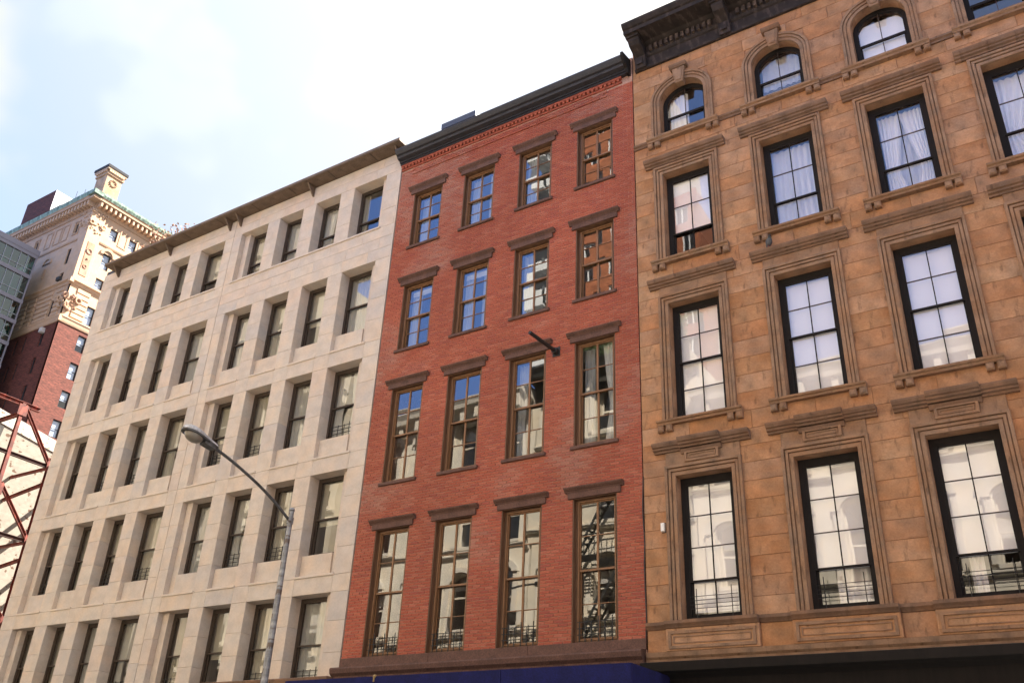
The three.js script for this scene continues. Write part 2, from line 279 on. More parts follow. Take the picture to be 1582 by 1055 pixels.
    if (r === 0 && i === 7) { curtain(g, 'curtain', cloth(0.2, h - 0.1, 2, 0.03, s), FABRIC2, -0.38, h / 2, -0.5); continue; }
    if (v === 0 || (r === 1 && i === 7)) { curtain(g, 'curtain', cloth(w * 0.86, h * 0.9, 7, 0.03, s, 0), SHEER, 0, h * 0.5, -0.48); }
    else if (v === 1) { curtain(g, 'blind', new THREE.BoxGeometry(w - 0.16, h * 0.55, 0.01), FABRIC2, 0, h - 0.1 - h * 0.275, -0.5); }
    else if (v === 2) { curtain(g, 'curtain', cloth(w * 0.4, h * 0.92, 4, 0.035, s, 0.3), FABRIC, -w * 0.26, h * 0.5, -0.52); curtain(g, 'curtain', cloth(w * 0.4, h * 0.92, 4, 0.035, s + 3, -0.3), FABRIC, w * 0.26, h * 0.5, -0.52); }
    else if (v === 3) { curtain(g, 'curtain', cloth(w * 0.86, h * 0.94, 6, 0.03, s), FABRIC2, 0, h * 0.5, -0.52); }
    else { curtain(g, 'curtain', cloth(w * 0.35, h * 0.92, 3, 0.03, s), FABRIC2, -w * 0.28, h * 0.5, -0.52); }
    if (r > 1 && (s % 3 !== 1)) rails(g, w - 0.15, -0.33, 4, 0.1, 0.42, [[-0.3, 0.5], [-0.1, 0.45], [0.12, 0.45], [0.3, 0.5]]);
  }
}

// ---------------------------------------------------------------- red brick building
{
  const t = thing('brick_building', 'red brick building of four windows a floor with brown lintels and a dark cornice', 'building', [-11.3, 0, 0]);
  const XL = -15.12, XR = -7.51, YB = 3.2, YT = 17.32;
  const cx = [-14.01, -12.215, -10.393, -8.606], W = 1.035;
  const rows = [[14.24, 16.09], [10.95, 12.97], [7.28, 9.83], [3.2, 6.12]];
  const opens = []; rows.forEach(([b, tp]) => cx.forEach((x) => opens.push([x - W / 2, x + W / 2, b, tp])));
  part(t, 'wall', holed(XL, XR, -1.6, 17.9, opens, -0.4, -0.012), MORTAR);
  part(t, 'side_wall', box(XL, XL + 0.3, -1.6, 17.9, -11, -0.401), MORTAR); part(t, 'side_wall', box(XR - 0.3, XR, -1.6, 17.9, -11, -0.401), MORTAR);
  part(t, 'rear_wall', box(XL + 0.301, XR - 0.301, -1.6, 17.9, -11, -10.7), MORTAR); part(t, 'roof', box(XL + 0.302, XR - 0.302, 17.5, 17.7, -10.69, -0.402), SLATE);
  inside(t, XL + 0.301, XR - 0.301, [2.6, 6.6, 10.3, 13.6, 17.3], [-11.3], 6, -0.402); part(t, 'partition', box(XL + 0.302, XR - 0.302, 2.7, 17.2, -6, -5.71), ROOM);
  // bricks, course by course; the nearest three hundred are parts of their own, the rest one part
  const pitch = 0.0677, len = 0.203, jt = 0.0125, list = [];
  let r = 0;
  for (let y = YB; y + pitch <= 17.13; y += pitch, r++) {
    const h = pitch - jt, ym = y + h / 2, cut = opens.filter((o) => ym > o[2] - 0.02 && ym < o[3] + 0.02).sort((a, b) => a[0] - b[0]);
    let a = XL; const spans = []; for (const o of cut) { spans.push([a, o[0]]); a = o[1]; } spans.push([a, XR]);
    const proud = ym > 16.86 && ym < 17.13;
    for (const [s0, s1] of spans) {
      let k = Math.floor((s0 - XL) / (len + jt)) - 1; const row = [], e0 = s0 + (s0 > XL ? 0.002 : 0), e1 = s1 - (s1 < XR ? 0.002 : 0);
      for (; ; k++) {
        let b0 = XL + k * (len + jt) + (r % 2) * (len + jt) / 2, b1 = b0 + len; if (b0 > s1) break;
        b0 = Math.max(b0, e0); b1 = Math.min(b1, e1); if (b1 - b0 > 0.001) row.push([b0, b1]);
      }
      if (row.length > 1 && row[0][1] - row[0][0] < 0.045) { row.shift(); row[0][0] = e0; }
      if (row.length > 1 && row[row.length - 1][1] - row[row.length - 1][0] < 0.045) row.pop();
      if (row.length) row[row.length - 1][1] = e1;
      for (const [b0, b1] of row) {
        const z = (proud && b0 > -14.72 && b1 < -8.13 ? 0.03 : 0) + rr(-0.0022, 0.0022);
        list.push([(b0 + b1) / 2, ym + rr(-0.0012, 0.0012), z, b1 - b0, h]);
      }
    }
  }
  const near = (b) => (b[0]) ** 2 + (b[1]) ** 2 + 256;
  list.sort((a, b) => near(a) - near(b));
  const unit = block(-0.5, 0.5, -0.5, 0.5, -1, 0, 0.02); const tone = () => BRICK[Math.floor(Math.pow(rnd(), 1.25) * BRICK.length)];
  const patch = (x, y) => fbm((x + 20) / 16, (y + 4) / 24, 9, 9, 4, 201) - 0.5;
  list.slice(0, 300).forEach(([x, y, z, w, h]) => { const m = mesh('brick', unit, tone(), t); m.scale.set(w, h, 0.05); m.position.set(x - t.position.x, y + E, z); });
  const rest = list.slice(300), inst = new THREE.InstancedMesh(unit, M([1, 1, 1], { map: brickTex }), rest.length), m4 = new THREE.Matrix4(), cc = new THREE.Color();
  rest.forEach(([x, y, z, w, h], i) => {
    m4.makeScale(w, h, 0.05).setPosition(x - t.position.x, y + E, z); inst.setMatrixAt(i, m4);
    cc.copy(tone().color); const p = 1 + 0.5 * patch(x, y); cc.multiplyScalar(p); const eff = sstep(0.1, 0.26, patch(x + 31, y * 1.7) + (y > 16.4 ? 0.14 * rnd() : 0)) * (0.12 + 0.4 * rnd()); cc.lerp(new THREE.Color(0.55, 0.34, 0.27), eff); inst.setColorAt(i, cc);
  });
  inst.name = 'bricks'; inst.userData.kind = 'stuff'; inst.castShadow = inst.receiveShadow = true; t.add(inst);
  // projecting brick teeth under the cornice
  part(t, 'brick_course', box(XL, -7.8, 17.255, 17.32, -0.02, 0.075), BRICK[1]); part(t, 'brick_course', box(XL, -7.8, 17.135, 17.185, -0.02, 0.03), BRICK[0]);
  const teeth = []; for (let x = XL + 0.02; x < -7.85; x += 0.126) teeth.push(new THREE.BoxGeometry(0.064, 0.068, 0.09).translate(x + 0.032, 17.22, 0.022)); { const m = part(t, 'brick_teeth', merged(teeth), BRICK[4]); m.userData.kind = 'stuff'; }
  // cornice: sheet metal, in one profile with an end cap
  const cor = part(t, 'cornice', mould([[-0.3, 17.32], [0.1, 17.32], [0.1, 17.37], [0.14, 17.37], [0.14, 17.42], [0.26, 17.45], [0.28, 17.5], [0.28, 17.52], [0.34, 17.54], [0.38, 17.6], [0.41, 17.66], [0.41, 17.7], [-0.3, 17.86]], XL - 0.02, -7.62), SLATE);
  mesh('end_cap', extr(shapeOf([[-0.28, 17.27], [0.15, 17.27], [0.19, 17.4], [0.32, 17.46], [0.46, 17.62], [0.46, 17.73], [-0.28, 17.88]]), 0, 0.07).rotateY(-Math.PI / 2).translate(-7.55, 0, 0), BLACK, cor);
  for (let x = -12.9; x < -8; x += 2.44) mesh('seam', bar([x, 17.33, 0.145], [x, 17.41, 0.145], 0.012), BLACK, cor);
  // windows with lintels and sills
  rows.forEach(([b, tp], ri) => {
    const h = tp - b; let proto;
    cx.forEach((x, i) => {
      const lt = part(t, 'lintel', merged([block(x - 0.62, x + 0.62, tp - 0.01, tp + 0.125, -0.1, 0.045), mould([[-0.05, tp + 0.125], [0.05, tp + 0.125], [0.06, tp + 0.15], [0.085, tp + 0.165], [0.12, tp + 0.2], [0.125, tp + 0.225], [-0.05, tp + 0.23]], x - 0.685, x + 0.685)]), BROWN);
      lt.material = BROWN;
      if (ri < 3) part(t, 'sill', block(x - W / 2 - 0.06, x + W / 2 + 0.06, b - 0.075, b, -0.13, 0.055, 0.008), BROWN);
      const g = proto ? copyTo(t, proto, x, b) : at(t, doubleHung(t, { w: W - 0.006, h, fw: 0.085, z: -0.15, rail: h * (ri === 3 ? 0.49 : 0.5), up: [2, 2], lo: [2, 2], mat: WOOD, fmat: WOODDK, glass: GLASS, sw: 0.045, mv: 0.045, mh: 0.016, ft: 0.06, fb: 0.06 }), x, b);
      if (!proto) { mesh('brick_mould', ring(W - 0.002, h, 0.022, -0.22, -0.008, 0.002, 0.022), WOODDK, g); mesh('frame_bead', ring(W - 0.17, h - 0.11, 0.025, -0.15, -0.095).translate(0, 0.055, 0), WOOD, g); proto = g.clone(); }
      const hh = h - 0.15;
      if (ri === 3) { rails(g, W - 0.2, -0.06, 3, 0.16, 0.4, [[-0.36, 0.4], [-0.24, 0.5], [-0.1, 0.4], [0.06, 0.5], [0.2, 0.4], [0.36, 0.5]]); }
      if (ri < 2 && i < 3) curtain(g, 'curtain', cloth(0.3, hh, 4, 0.03, i + ri), SHEER, -0.26, h / 2, -0.35);
      if (ri < 2 && i === 1) curtain(g, 'curtain', cloth(0.26, hh, 4, 0.03, i + ri + 4), SHEER, 0.28, h / 2, -0.35);
      if (ri === 2 && i === 3) { curtain(g, 'curtain', cloth(0.34, hh, 4, 0.03, 2, -0.5), FABRIC, 0.25, h / 2, -0.3); curtain(g, 'curtain', cloth(0.25, hh, 3, 0.03, 6), SHEER, -0.3, h / 2, -0.35); }
      if (ri === 2 && i === 2) curtain(g, 'curtain', cloth(0.28, hh, 4, 0.03, 9, 0.3), SHEER, -0.27, h / 2, -0.35);
      if (ri === 1 && i < 2) curtain(g, 'blind', new THREE.BoxGeometry(W - 0.26, 0.16, 0.02), FABRIC, 0, h - 0.2, -0.3);
    });
  });
  // brownstone base course and storefront cornice
  part(t, 'base_course', merged([block(XL - 0.01, -12.6, 3.0, 3.2, -0.2, 0.04), block(-12.595, -10.1, 3.0, 3.2, -0.2, 0.04), block(-10.095, XR, 3.0, 3.2, -0.2, 0.04)]), BROWN);
  part(t, 'storefront_cornice', mould([[-0.1, 2.55], [0.06, 2.55], [0.07, 2.7], [0.12, 2.74], [0.13, 2.8], [0.2, 2.86], [0.22, 2.95], [0.2, 2.985], [-0.1, 2.999]], XL - 0.12, XR - 0.02), BROWN);
  part(t, 'storefront', box(XL, XR, -1.6, 2.55, -0.012, 0.05), BLACK);
}

// ---------------------------------------------------------------- brownstone building
{
  const t = thing('brownstone_building', 'tan brownstone building with moulded window surrounds, arched top windows and a sooty cornice', 'building', [-2.6, 0, 0]);
  const XL = -7.49, XR = 2.3, YT = 17.3;
  const cx = [-6.205, -3.86, -1.58, 0.66], W = 1.15;
  const rows = [[14.84, 16.46], [11.32, 13.74], [7.44, 10.2], [3.46, 6.25]];
  const archPts = (x, hw, sp, rise, y0, n = 24) => { const p = [[x - hw, y0]]; for (let i = 0; i <= n; i++) { const a = Math.PI * (1 - i / n); p.push([x + hw * Math.cos(a), sp + rise * Math.sin(a)]); } p.push([x + hw, y0]); return p; };
  const SP = 15.98, RISE = 0.48;
  const holes = []; cx.forEach((x) => { holes.push(archPts(x, W / 2, SP, RISE, rows[0][0])); for (let r = 1; r < 4; r++) holes.push([x - W / 2, x + W / 2, ...rows[r]]); });
  part(t, 'wall', holed(XL, XR, -1.6, 18.0, holes, -0.4, -0.02), SAND[4]);
  part(t, 'side_wall', box(XL, XL + 0.3, -1.6, 18.24, -12, -0.401), SAND[4]); part(t, 'side_wall', box(XR - 0.3, XR, -1.6, 18.24, -12, -0.401), SAND[4]);
  part(t, 'rear_wall', box(XL + 0.301, XR - 0.301, -1.6, 18, -12, -11.7), ROOM); part(t, 'roof', box(XL + 0.302, XR - 0.302, 17.6, 17.8, -11.69, -0.402), SLATE);
  inside(t, XL + 0.301, XR - 0.301, [2.6, 6.95, 10.9, 14.3, 17.4], [-5.03, -2.72, -0.46], 6, -0.402); part(t, 'partition', box(XL + 0.302, XR - 0.302, 2.7, 17.3, -6, -5.71), ROOM);
  // ashlar courses
  const ys = [3.46, 3.79, 4.15, 4.51, 4.86, 5.21, 5.57, 5.93, 6.3, 6.64, 6.98, 7.36, 7.75, 8.13, 8.51, 8.9, 9.29, 9.67, 10.04, 10.43, 10.81, 11.2, 11.6, 12.0, 12.36, 12.72, 13.04, 13.36, 13.75, 14.1, 14.42, 14.72, 15.2, 15.69, 16.14, 16.6, 16.95, 17.3];
  const G = 0.0026; let prevCuts = [];
  for (let k = 0; k + 1 < ys.length; k++) {
    const y0 = ys[k], y1 = ys[k + 1], blocked = [];
    for (const x of cx) {
      for (let r = 1; r < 4; r++) { const [b, tp] = rows[r]; const top = tp + (r === 1 ? 0.16 : 0.14); if (y1 > b - 0.05 && y0 < top - 0.02) blocked.push([x - 0.76, x + 0.76]); }
      if (y1 > 14.85 && y0 < SP + 0.02) blocked.push([x - 0.76, x + 0.76]);
      else if (y0 >= SP - 0.3 && y0 < SP + 0.62) { const dy = Math.max(0, (y0 + 0.1 - SP)); const hw = 0.76 * Math.sqrt(Math.max(0, 1 - (dy / 0.66) ** 2)); if (hw > 0.1) blocked.push([x - hw, x + hw]); }
    }
    blocked.sort((a, b) => a[0] - b[0]); let a = XL; const spans = []; for (const [l, rgt] of blocked) { if (l > a + 0.01) spans.push([a, l]); a = Math.max(a, rgt); } if (XR > a) spans.push([a, XR]);
    const cuts = [];
    for (const [s0, s1] of spans) {
      let x = s0; while (x < s1 - 0.01) {
        let e = s1 - s0 < 1.25 ? s1 : x + rr(0.8, 1.35); if (s1 - e < 0.45) e = s1;
        if (e !== s1 && prevCuts.some((c) => Math.abs(c - e) < 0.15)) e = Math.min(s1, e + 0.25);
        if (e !== s1) cuts.push(e);
        part(t, 'stone_block', block(x + G, e - G, y0 + G, y1 - G, -0.12, rr(-0.0015, 0.0015), 0.005), SAND[Math.floor(rnd() * SAND.length)]); x = e;
      }
    }
    prevCuts = cuts;
  }
  // surrounds
  const U = (x, b, top, i, o, z) => extr(shapeOf([[x - W / 2 - o, b], [x - W / 2 - i, b], [x - W / 2 - i, top + i], [x + W / 2 + i, top + i], [x + W / 2 + i, b], [x + W / 2 + o, b], [x + W / 2 + o, top + o], [x - W / 2 - o, top + o]]), -0.0195, z, 0.006);
  const bands = [[0, 0.075, 0.03], [0.075, 0.09, 0.012], [0.09, 0.145, 0.05], [0.145, 0.158, 0.025], [0.158, 0.215, 0.075]];
  const reveal = (x, b, top) => box(x - W / 2 - 0.002, x - W / 2, b, top, -0.3, -0.1);
  for (let r = 1; r < 4; r++) cx.forEach((x) => {
    const [b, top] = rows[r], at0 = top + 0.215;
    part(t, 'architrave', merged(bands.map(([i, o, z]) => U(x, b, top, i, o, z))), TRIM);
    const hw = W / 2 + 0.2, cp = (y, z) => [[-0.05, y], [z - 0.06, y], [z - 0.05, y + 0.035], [z, y + 0.05], [z + 0.005, y + 0.085], [z + 0.045, y + 0.1], [z + 0.075, y + 0.15], [z + 0.08, y + 0.18], [-0.05, y + 0.19]];
    if (r < 3) {
      const fy = r === 1 ? 13.99 : 10.62;
      part(t, 'frieze', block(x - hw, x + hw, at0 + 0.002, fy, -0.1, 0.035), TRIM);
      part(t, 'hood', mould(cp(fy, 0.12), x - 0.99, x + 0.99), TRIM2);
      // sill on paired blocks
      const sl = part(t, 'sill', mould([[-0.3, b - 0.1], [0.1, b - 0.1], [0.11, b - 0.06], [0.15, b - 0.04], [0.16, b - 0.005], [-0.3, b + 0.004]], x - 0.9, x + 0.9), TRIM);
      for (const s of [-0.83, -0.65, 0.65, 0.83]) mesh('bracket', merged([block(x + s - 0.065, x + s + 0.065, b - 0.24, b - 0.1, -0.02, 0.1, 0.012), block(x + s - 0.045, x + s + 0.045, b - 0.22, b - 0.12, 0.09, 0.115, 0.008)]), TRIM, sl);
    } else {
      const fy = 6.75, fz = part(t, 'frieze', merged([block(x - hw, x - 0.36, at0 + 0.002, fy, -0.1, 0.035), block(x + 0.36, x + hw, at0 + 0.002, fy, -0.1, 0.035), block(x - 0.359, x + 0.359, at0 + 0.002, fy, -0.1, 0.05)]), TRIM);
      mesh('panel', merged([ring(0.7, 0.22, 0.045, 0.04, 0.085).translate(x, at0 + 0.03, 0), ring(0.56, 0.09, 0.02, 0.03, 0.066).translate(x, at0 + 0.095, 0)]), TRIM, fz);
      part(t, 'hood', merged([mould(cp(fy, 0.13), x - 1.0, x - 0.43), mould(cp(fy + 0.03, 0.19), x - 0.429, x + 0.429), mould(cp(fy, 0.13), x + 0.43, x + 1.0), mould([[0, fy - 0.08], [0.07, fy - 0.08], [0.1, fy - 0.03], [0.12, fy - 0.001], [0, fy - 0.001]], x - 0.42, x + 0.42)]), TRIM2);
    }
  });
  // arched surrounds, keystones, string course
  cx.forEach((x) => {
    const gs = bands.map(([i, o, z]) => { return extr(shapeOf([...archPts(x, W / 2 + o, SP, RISE + o, rows[0][0]), ...archPts(x, W / 2 + i, SP, RISE + i, rows[0][0]).reverse()]), -0.0195, z, 0); });
    part(t, 'arch_surround', merged(gs), TRIM);
    const k = part(t, 'keystone', merged([extr(shapeOf([[x - 0.1, 16.3], [x + 0.1, 16.3], [x + 0.165, 16.78], [x - 0.165, 16.78]]), -0.05, 0.13, 0.012), extr(shapeOf([[x - 0.065, 16.36], [x + 0.065, 16.36], [x + 0.115, 16.74], [x - 0.115, 16.74]]), 0.12, 0.15, 0.006)]), TRIM);
    mesh('keystone_cap', mould([[-0.05, 16.782], [0.15, 16.782], [0.19, 16.83], [0.2, 16.87], [-0.05, 16.875]], x - 0.22, x + 0.22), TRIM2, k);
    const b = rows[0][0];
    const sl = part(t, 'sill', mould([[-0.3, b - 0.12], [0.11, b - 0.12], [0.12, b - 0.08], [0.16, b - 0.05], [0.17, b - 0.008], [-0.3, b + 0.004]], x - 0.9, x + 0.9), TRIM);
    for (const s of [-0.83, -0.65, 0.65, 0.83]) mesh('bracket', merged([block(x + s - 0.065, x + s + 0.065, b - 0.26, b - 0.12, -0.02, 0.1, 0.012), block(x + s - 0.045, x + s + 0.045, b - 0.24, b - 0.14, 0.09, 0.115, 0.008)]), TRIM, sl);
  });
  { const b = rows[0][0], xs = [XL, ...cx.flatMap((x) => [x - 0.901, x + 0.901]), XR]; for (let i = 0; i < xs.length; i += 2) part(t, 'string_course', mould([[-0.05, b - 0.12], [0.03, b - 0.12], [0.04, b - 0.08], [0.08, b - 0.05], [0.085, b - 0.01], [-0.05, b]], xs[i], xs[i + 1]), TRIM2); }
  // base: band course, panels, storefront cornice
  const bandP = (z, d) => [[-0.1, 3.33], [z, 3.33], [z + 0.02, 3.36], [z + 0.06, 3.4], [z + 0.065, 3.455], [-0.1, 3.458]];
  const segs = []; let px = XL; cx.forEach((x) => { segs.push([px, x - 0.88, 0.02]); segs.push([x - 0.88, x + 0.88, 0.1]); px = x + 0.88; }); segs.push([px, XR, 0.02]);
  part(t, 'band_course', merged(segs.map(([a, b, z]) => mould(bandP(z), a, b))), TRIM2);
  segs.forEach(([a, b, z], i) => { const pl = part(t, 'stone_block', block(a + G, b - G, 2.93, 3.328, -0.12, z - 0.02), SAND[i % SAND.length]); if (i % 2) mesh('panel', merged([ring(b - a - 0.12, 0.31, 0.05, z - 0.025, z + 0.012).translate((a + b) / 2, 2.965, 0), ring(b - a - 0.3, 0.13, 0.018, z - 0.03, z - 0.004).translate((a + b) / 2, 3.055, 0)]), TRIM, pl); });
  part(t, 'base_moulding', mould([[-0.1, 2.72], [0.03, 2.72], [0.04, 2.8], [0.08, 2.84], [0.1, 2.92], [-0.1, 2.928]], XL, XR), TRIM);
  part(t, 'storefront_cornice', mould([[-0.1, 2.2], [0.1, 2.2], [0.12, 2.45], [0.3, 2.5], [0.55, 2.52], [0.58, 2.6], [0.6, 2.66], [0.55, 2.675], [-0.1, 2.715]], XL + 0.12, XR), BLACK);
  part(t, 'storefront', box(XL + 0.1, XR, -1.6, 2.2, -0.019, 0.15), BLACK);
  // top cornice: frieze, dentils, brackets, corona
  const c = part(t, 'cornice', merged([mould([[-0.1, 17.24], [0.07, 17.24], [0.085, 17.27], [0.085, 17.31], [0.05, 17.32], [0.05, 17.6], [0.09, 17.62], [0.12, 17.66], [0.12, 17.9], [0.2, 17.93], [0.26, 17.97], [0.7, 17.98], [0.72, 17.97], [0.73, 18.08], [0.78, 18.1], [0.84, 18.18], [0.85, 18.24], [0.8, 18.25], [-0.1, 18.3]], XL + 0.1, XR)]), SOOT);
  for (let x = -6.93; x < XR - 0.1; x += 0.145) { if ([-7.27, -4.95, -2.65, -0.38, 1.9].some((b) => Math.abs(x + 0.04 - b) < 0.24)) continue; mesh('dentil', box(x, x + 0.08, 17.7, 17.86, 0.118, 0.2), LITDENTIL, c); }
  for (const x of [-7.2, -4.95, -2.65, -0.38, 1.9]) mesh('bracket', merged([extr(shapeOf([[0, 17.26], [0.14, 17.26], [0.18, 17.4], [0.2, 17.58], [0.34, 17.66], [0.5, 17.72], [0.58, 17.82], [0.6, 17.975], [0, 17.975]]), -0.14, 0.14, 0.015).rotateY(-Math.PI / 2).translate(x, 0, 0), box(x - 0.17, x + 0.17, 17.9, 17.972, 0.03, 0.64), box(x - 0.08, x + 0.08, 17.34, 17.56, 0.18, 0.215)]), SOOT, c);
  // windows
  const gl = { 1: { rail: 0.80, up: [2, 2], lo: [2, 1] }, 2: { rail: 1.38, up: [2, 2], lo: [2, 2] }, 3: { rail: 0.76, up: [2, 3], lo: [2, 1] } };
  for (let r = 1; r < 4; r++) {
    const [b, top] = rows[r], h = top - b; let proto;
    cx.forEach((x, i) => {
      const g = proto ? copyTo(t, proto, x, b) : at(t, doubleHung(t, { w: W - 0.004, h, fw: 0.1, z: -0.24, ...gl[r], mat: BLACK, mmat: MUNT, glass: GLASSB, sw: 0.04, ft: 0.12, mv: 0.018, mh: 0.018 }), x, b);
      if (!proto) proto = g.clone();
      const full = (f, y1) => curtain(g, 'blind', new THREE.BoxGeometry(0.92, f, 0.008), FABRIC, 0, y1 - f / 2, -0.335);
      if (r === 1) {
        if (i === 0) full(1.42, h - 0.12);
        if (i === 1) { curtain(g, 'curtain', cloth(0.92, 2.2, 6, 0.035, 3), SHEER, 0, 1.2, -0.42); curtain(g, 'curtain', cloth(0.5, 2.2, 4, 0.03, 5, -0.35), FABRIC, 0.2, 1.2, -0.5); curtain(g, 'curtain', cloth(0.3, 2.2, 3, 0.03, 8, 0.25), FABRIC, -0.3, 1.2, -0.5); }
        if (i === 2) { curtain(g, 'curtain', cloth(0.46, 2.2, 5, 0.035, 12, 0.4), FABRIC, -0.22, 1.2, -0.46); curtain(g, 'curtain', cloth(0.46, 2.2, 5, 0.035, 15, -0.5), FABRIC, 0.22, 1.2, -0.46); curtain(g, 'curtain', cloth(0.92, 2.2, 7, 0.02, 17), SHEER, 0, 1.2, -0.55); }
        if (i === 3) curtain(g, 'curtain', cloth(0.8, 2.0, 6, 0.04, 19, 0.55), FABRIC, -0.05, 1.3, -0.46);
      } else if (r === 2) full(h - 0.2, h - 0.11);
      else { full(i === 0 ? h - 0.3 : h - 0.85, h - 0.11); if (i === 0) curtain(g, 'curtain', cloth(0.9, 0.9, 6, 0.02, 23), FABRIC, 0, 0.5, -0.46); if (i === 1) curtain(g, 'curtain', cloth(0.6, 0.9, 4, 0.03, 25), FABRIC, 0.12, 0.5, -0.46); if (i === 2) curtain(g, 'curtain', cloth(0.22, 0.9, 2, 0.03, 29), FABRIC, -0.2, 0.5, -0.46);
        rails(g, W - 0.22, -0.16, 4, 0.24, 0.46, [[-0.34, 0.6], [0.34, 0.62]], 0.006); }
    });
  }
  const apro = new THREE.Group(); apro.name = 'window';
  { // arched window: origin bottom centre
    const b = rows[0][0], sp = SP - b, h = sp + RISE, hw = W / 2 - 0.002, f = 0.1, top = RISE - f;
    const s = shapeOf(archPts(0, hw, sp, RISE - 0.002, 0)); s.holes.push(new THREE.Path(archPts(0, hw - f, sp, top, f).map((p) => new THREE.Vector2(...p))));
    mesh('frame', extr(s, -0.34, -0.21), BLACK, apro);
    const iw = hw - f, rail = 0.72;
    mesh('sash', merged([box(-iw, iw, rail - 0.03, rail + 0.03, -0.26, -0.22), box(-iw, -iw + 0.03, f, rail - 0.03, -0.3, -0.26), box(iw - 0.03, iw, f, rail - 0.03, -0.3, -0.26), box(-iw + 0.03, iw - 0.03, f, f + 0.04, -0.3, -0.26)]), BLACK, apro);
    mesh('muntin', box(-0.009, 0.009, f + 0.04, rail - 0.03, -0.29, -0.27), MUNT, apro); mesh('muntin', box(-0.009, 0.009, rail + 0.03, sp + top, -0.25, -0.23), MUNT, apro);
    for (const sg of [-1, 1]) {
      pane(apro, iw - 0.03, rail - 0.07 - f, sg * (iw - 0.03) / 2, (rail - 0.03 + f + 0.04) / 2, -0.28, GLASSB);
      const pts = [[0, rail + 0.03]]; pts.push([sg * iw, rail + 0.03]); for (let i = 0; i <= 14; i++) { const a = (i / 14) * Math.PI / 2; pts.push([sg * iw * Math.cos(a), sp + top * Math.sin(a)]); }
      const pg = new THREE.ShapeGeometry(shapeOf(pts)); pane(apro, 1, 1, 0, 0, -0.24, GLASSB, pg);
    }
  }
  cx.forEach((x, i) => {
    const g = i ? copyTo(t, apro, x, rows[0][0]) : at(t, apro.clone(), x, rows[0][0]); if (!i) t.add(g);
    if (i === 0) curtain(g, 'curtain', cloth(0.48, 1.5, 5, 0.03, 31), FABRIC, -0.24, 0.78, -0.42);
    if (i === 1) { const sl = []; for (let k = 0; k < 14; k++) sl.push(new THREE.BoxGeometry(0.94, 0.004, 0.045).rotateX(0.7).translate(0, 0.1 + k * 0.045, 0)); curtain(g, 'blind', merged(sl), FABRIC, 0, 0, -0.42); curtain(g, 'curtain', cloth(0.94, 0.9, 6, 0.02, 33), SHEER, 0, 1.15, -0.5); }
    if (i === 2) curtain(g, 'blind', new THREE.BoxGeometry(0.95, 1.36, 0.008), FABRIC, 0, 0.72, -0.35);
  });
}

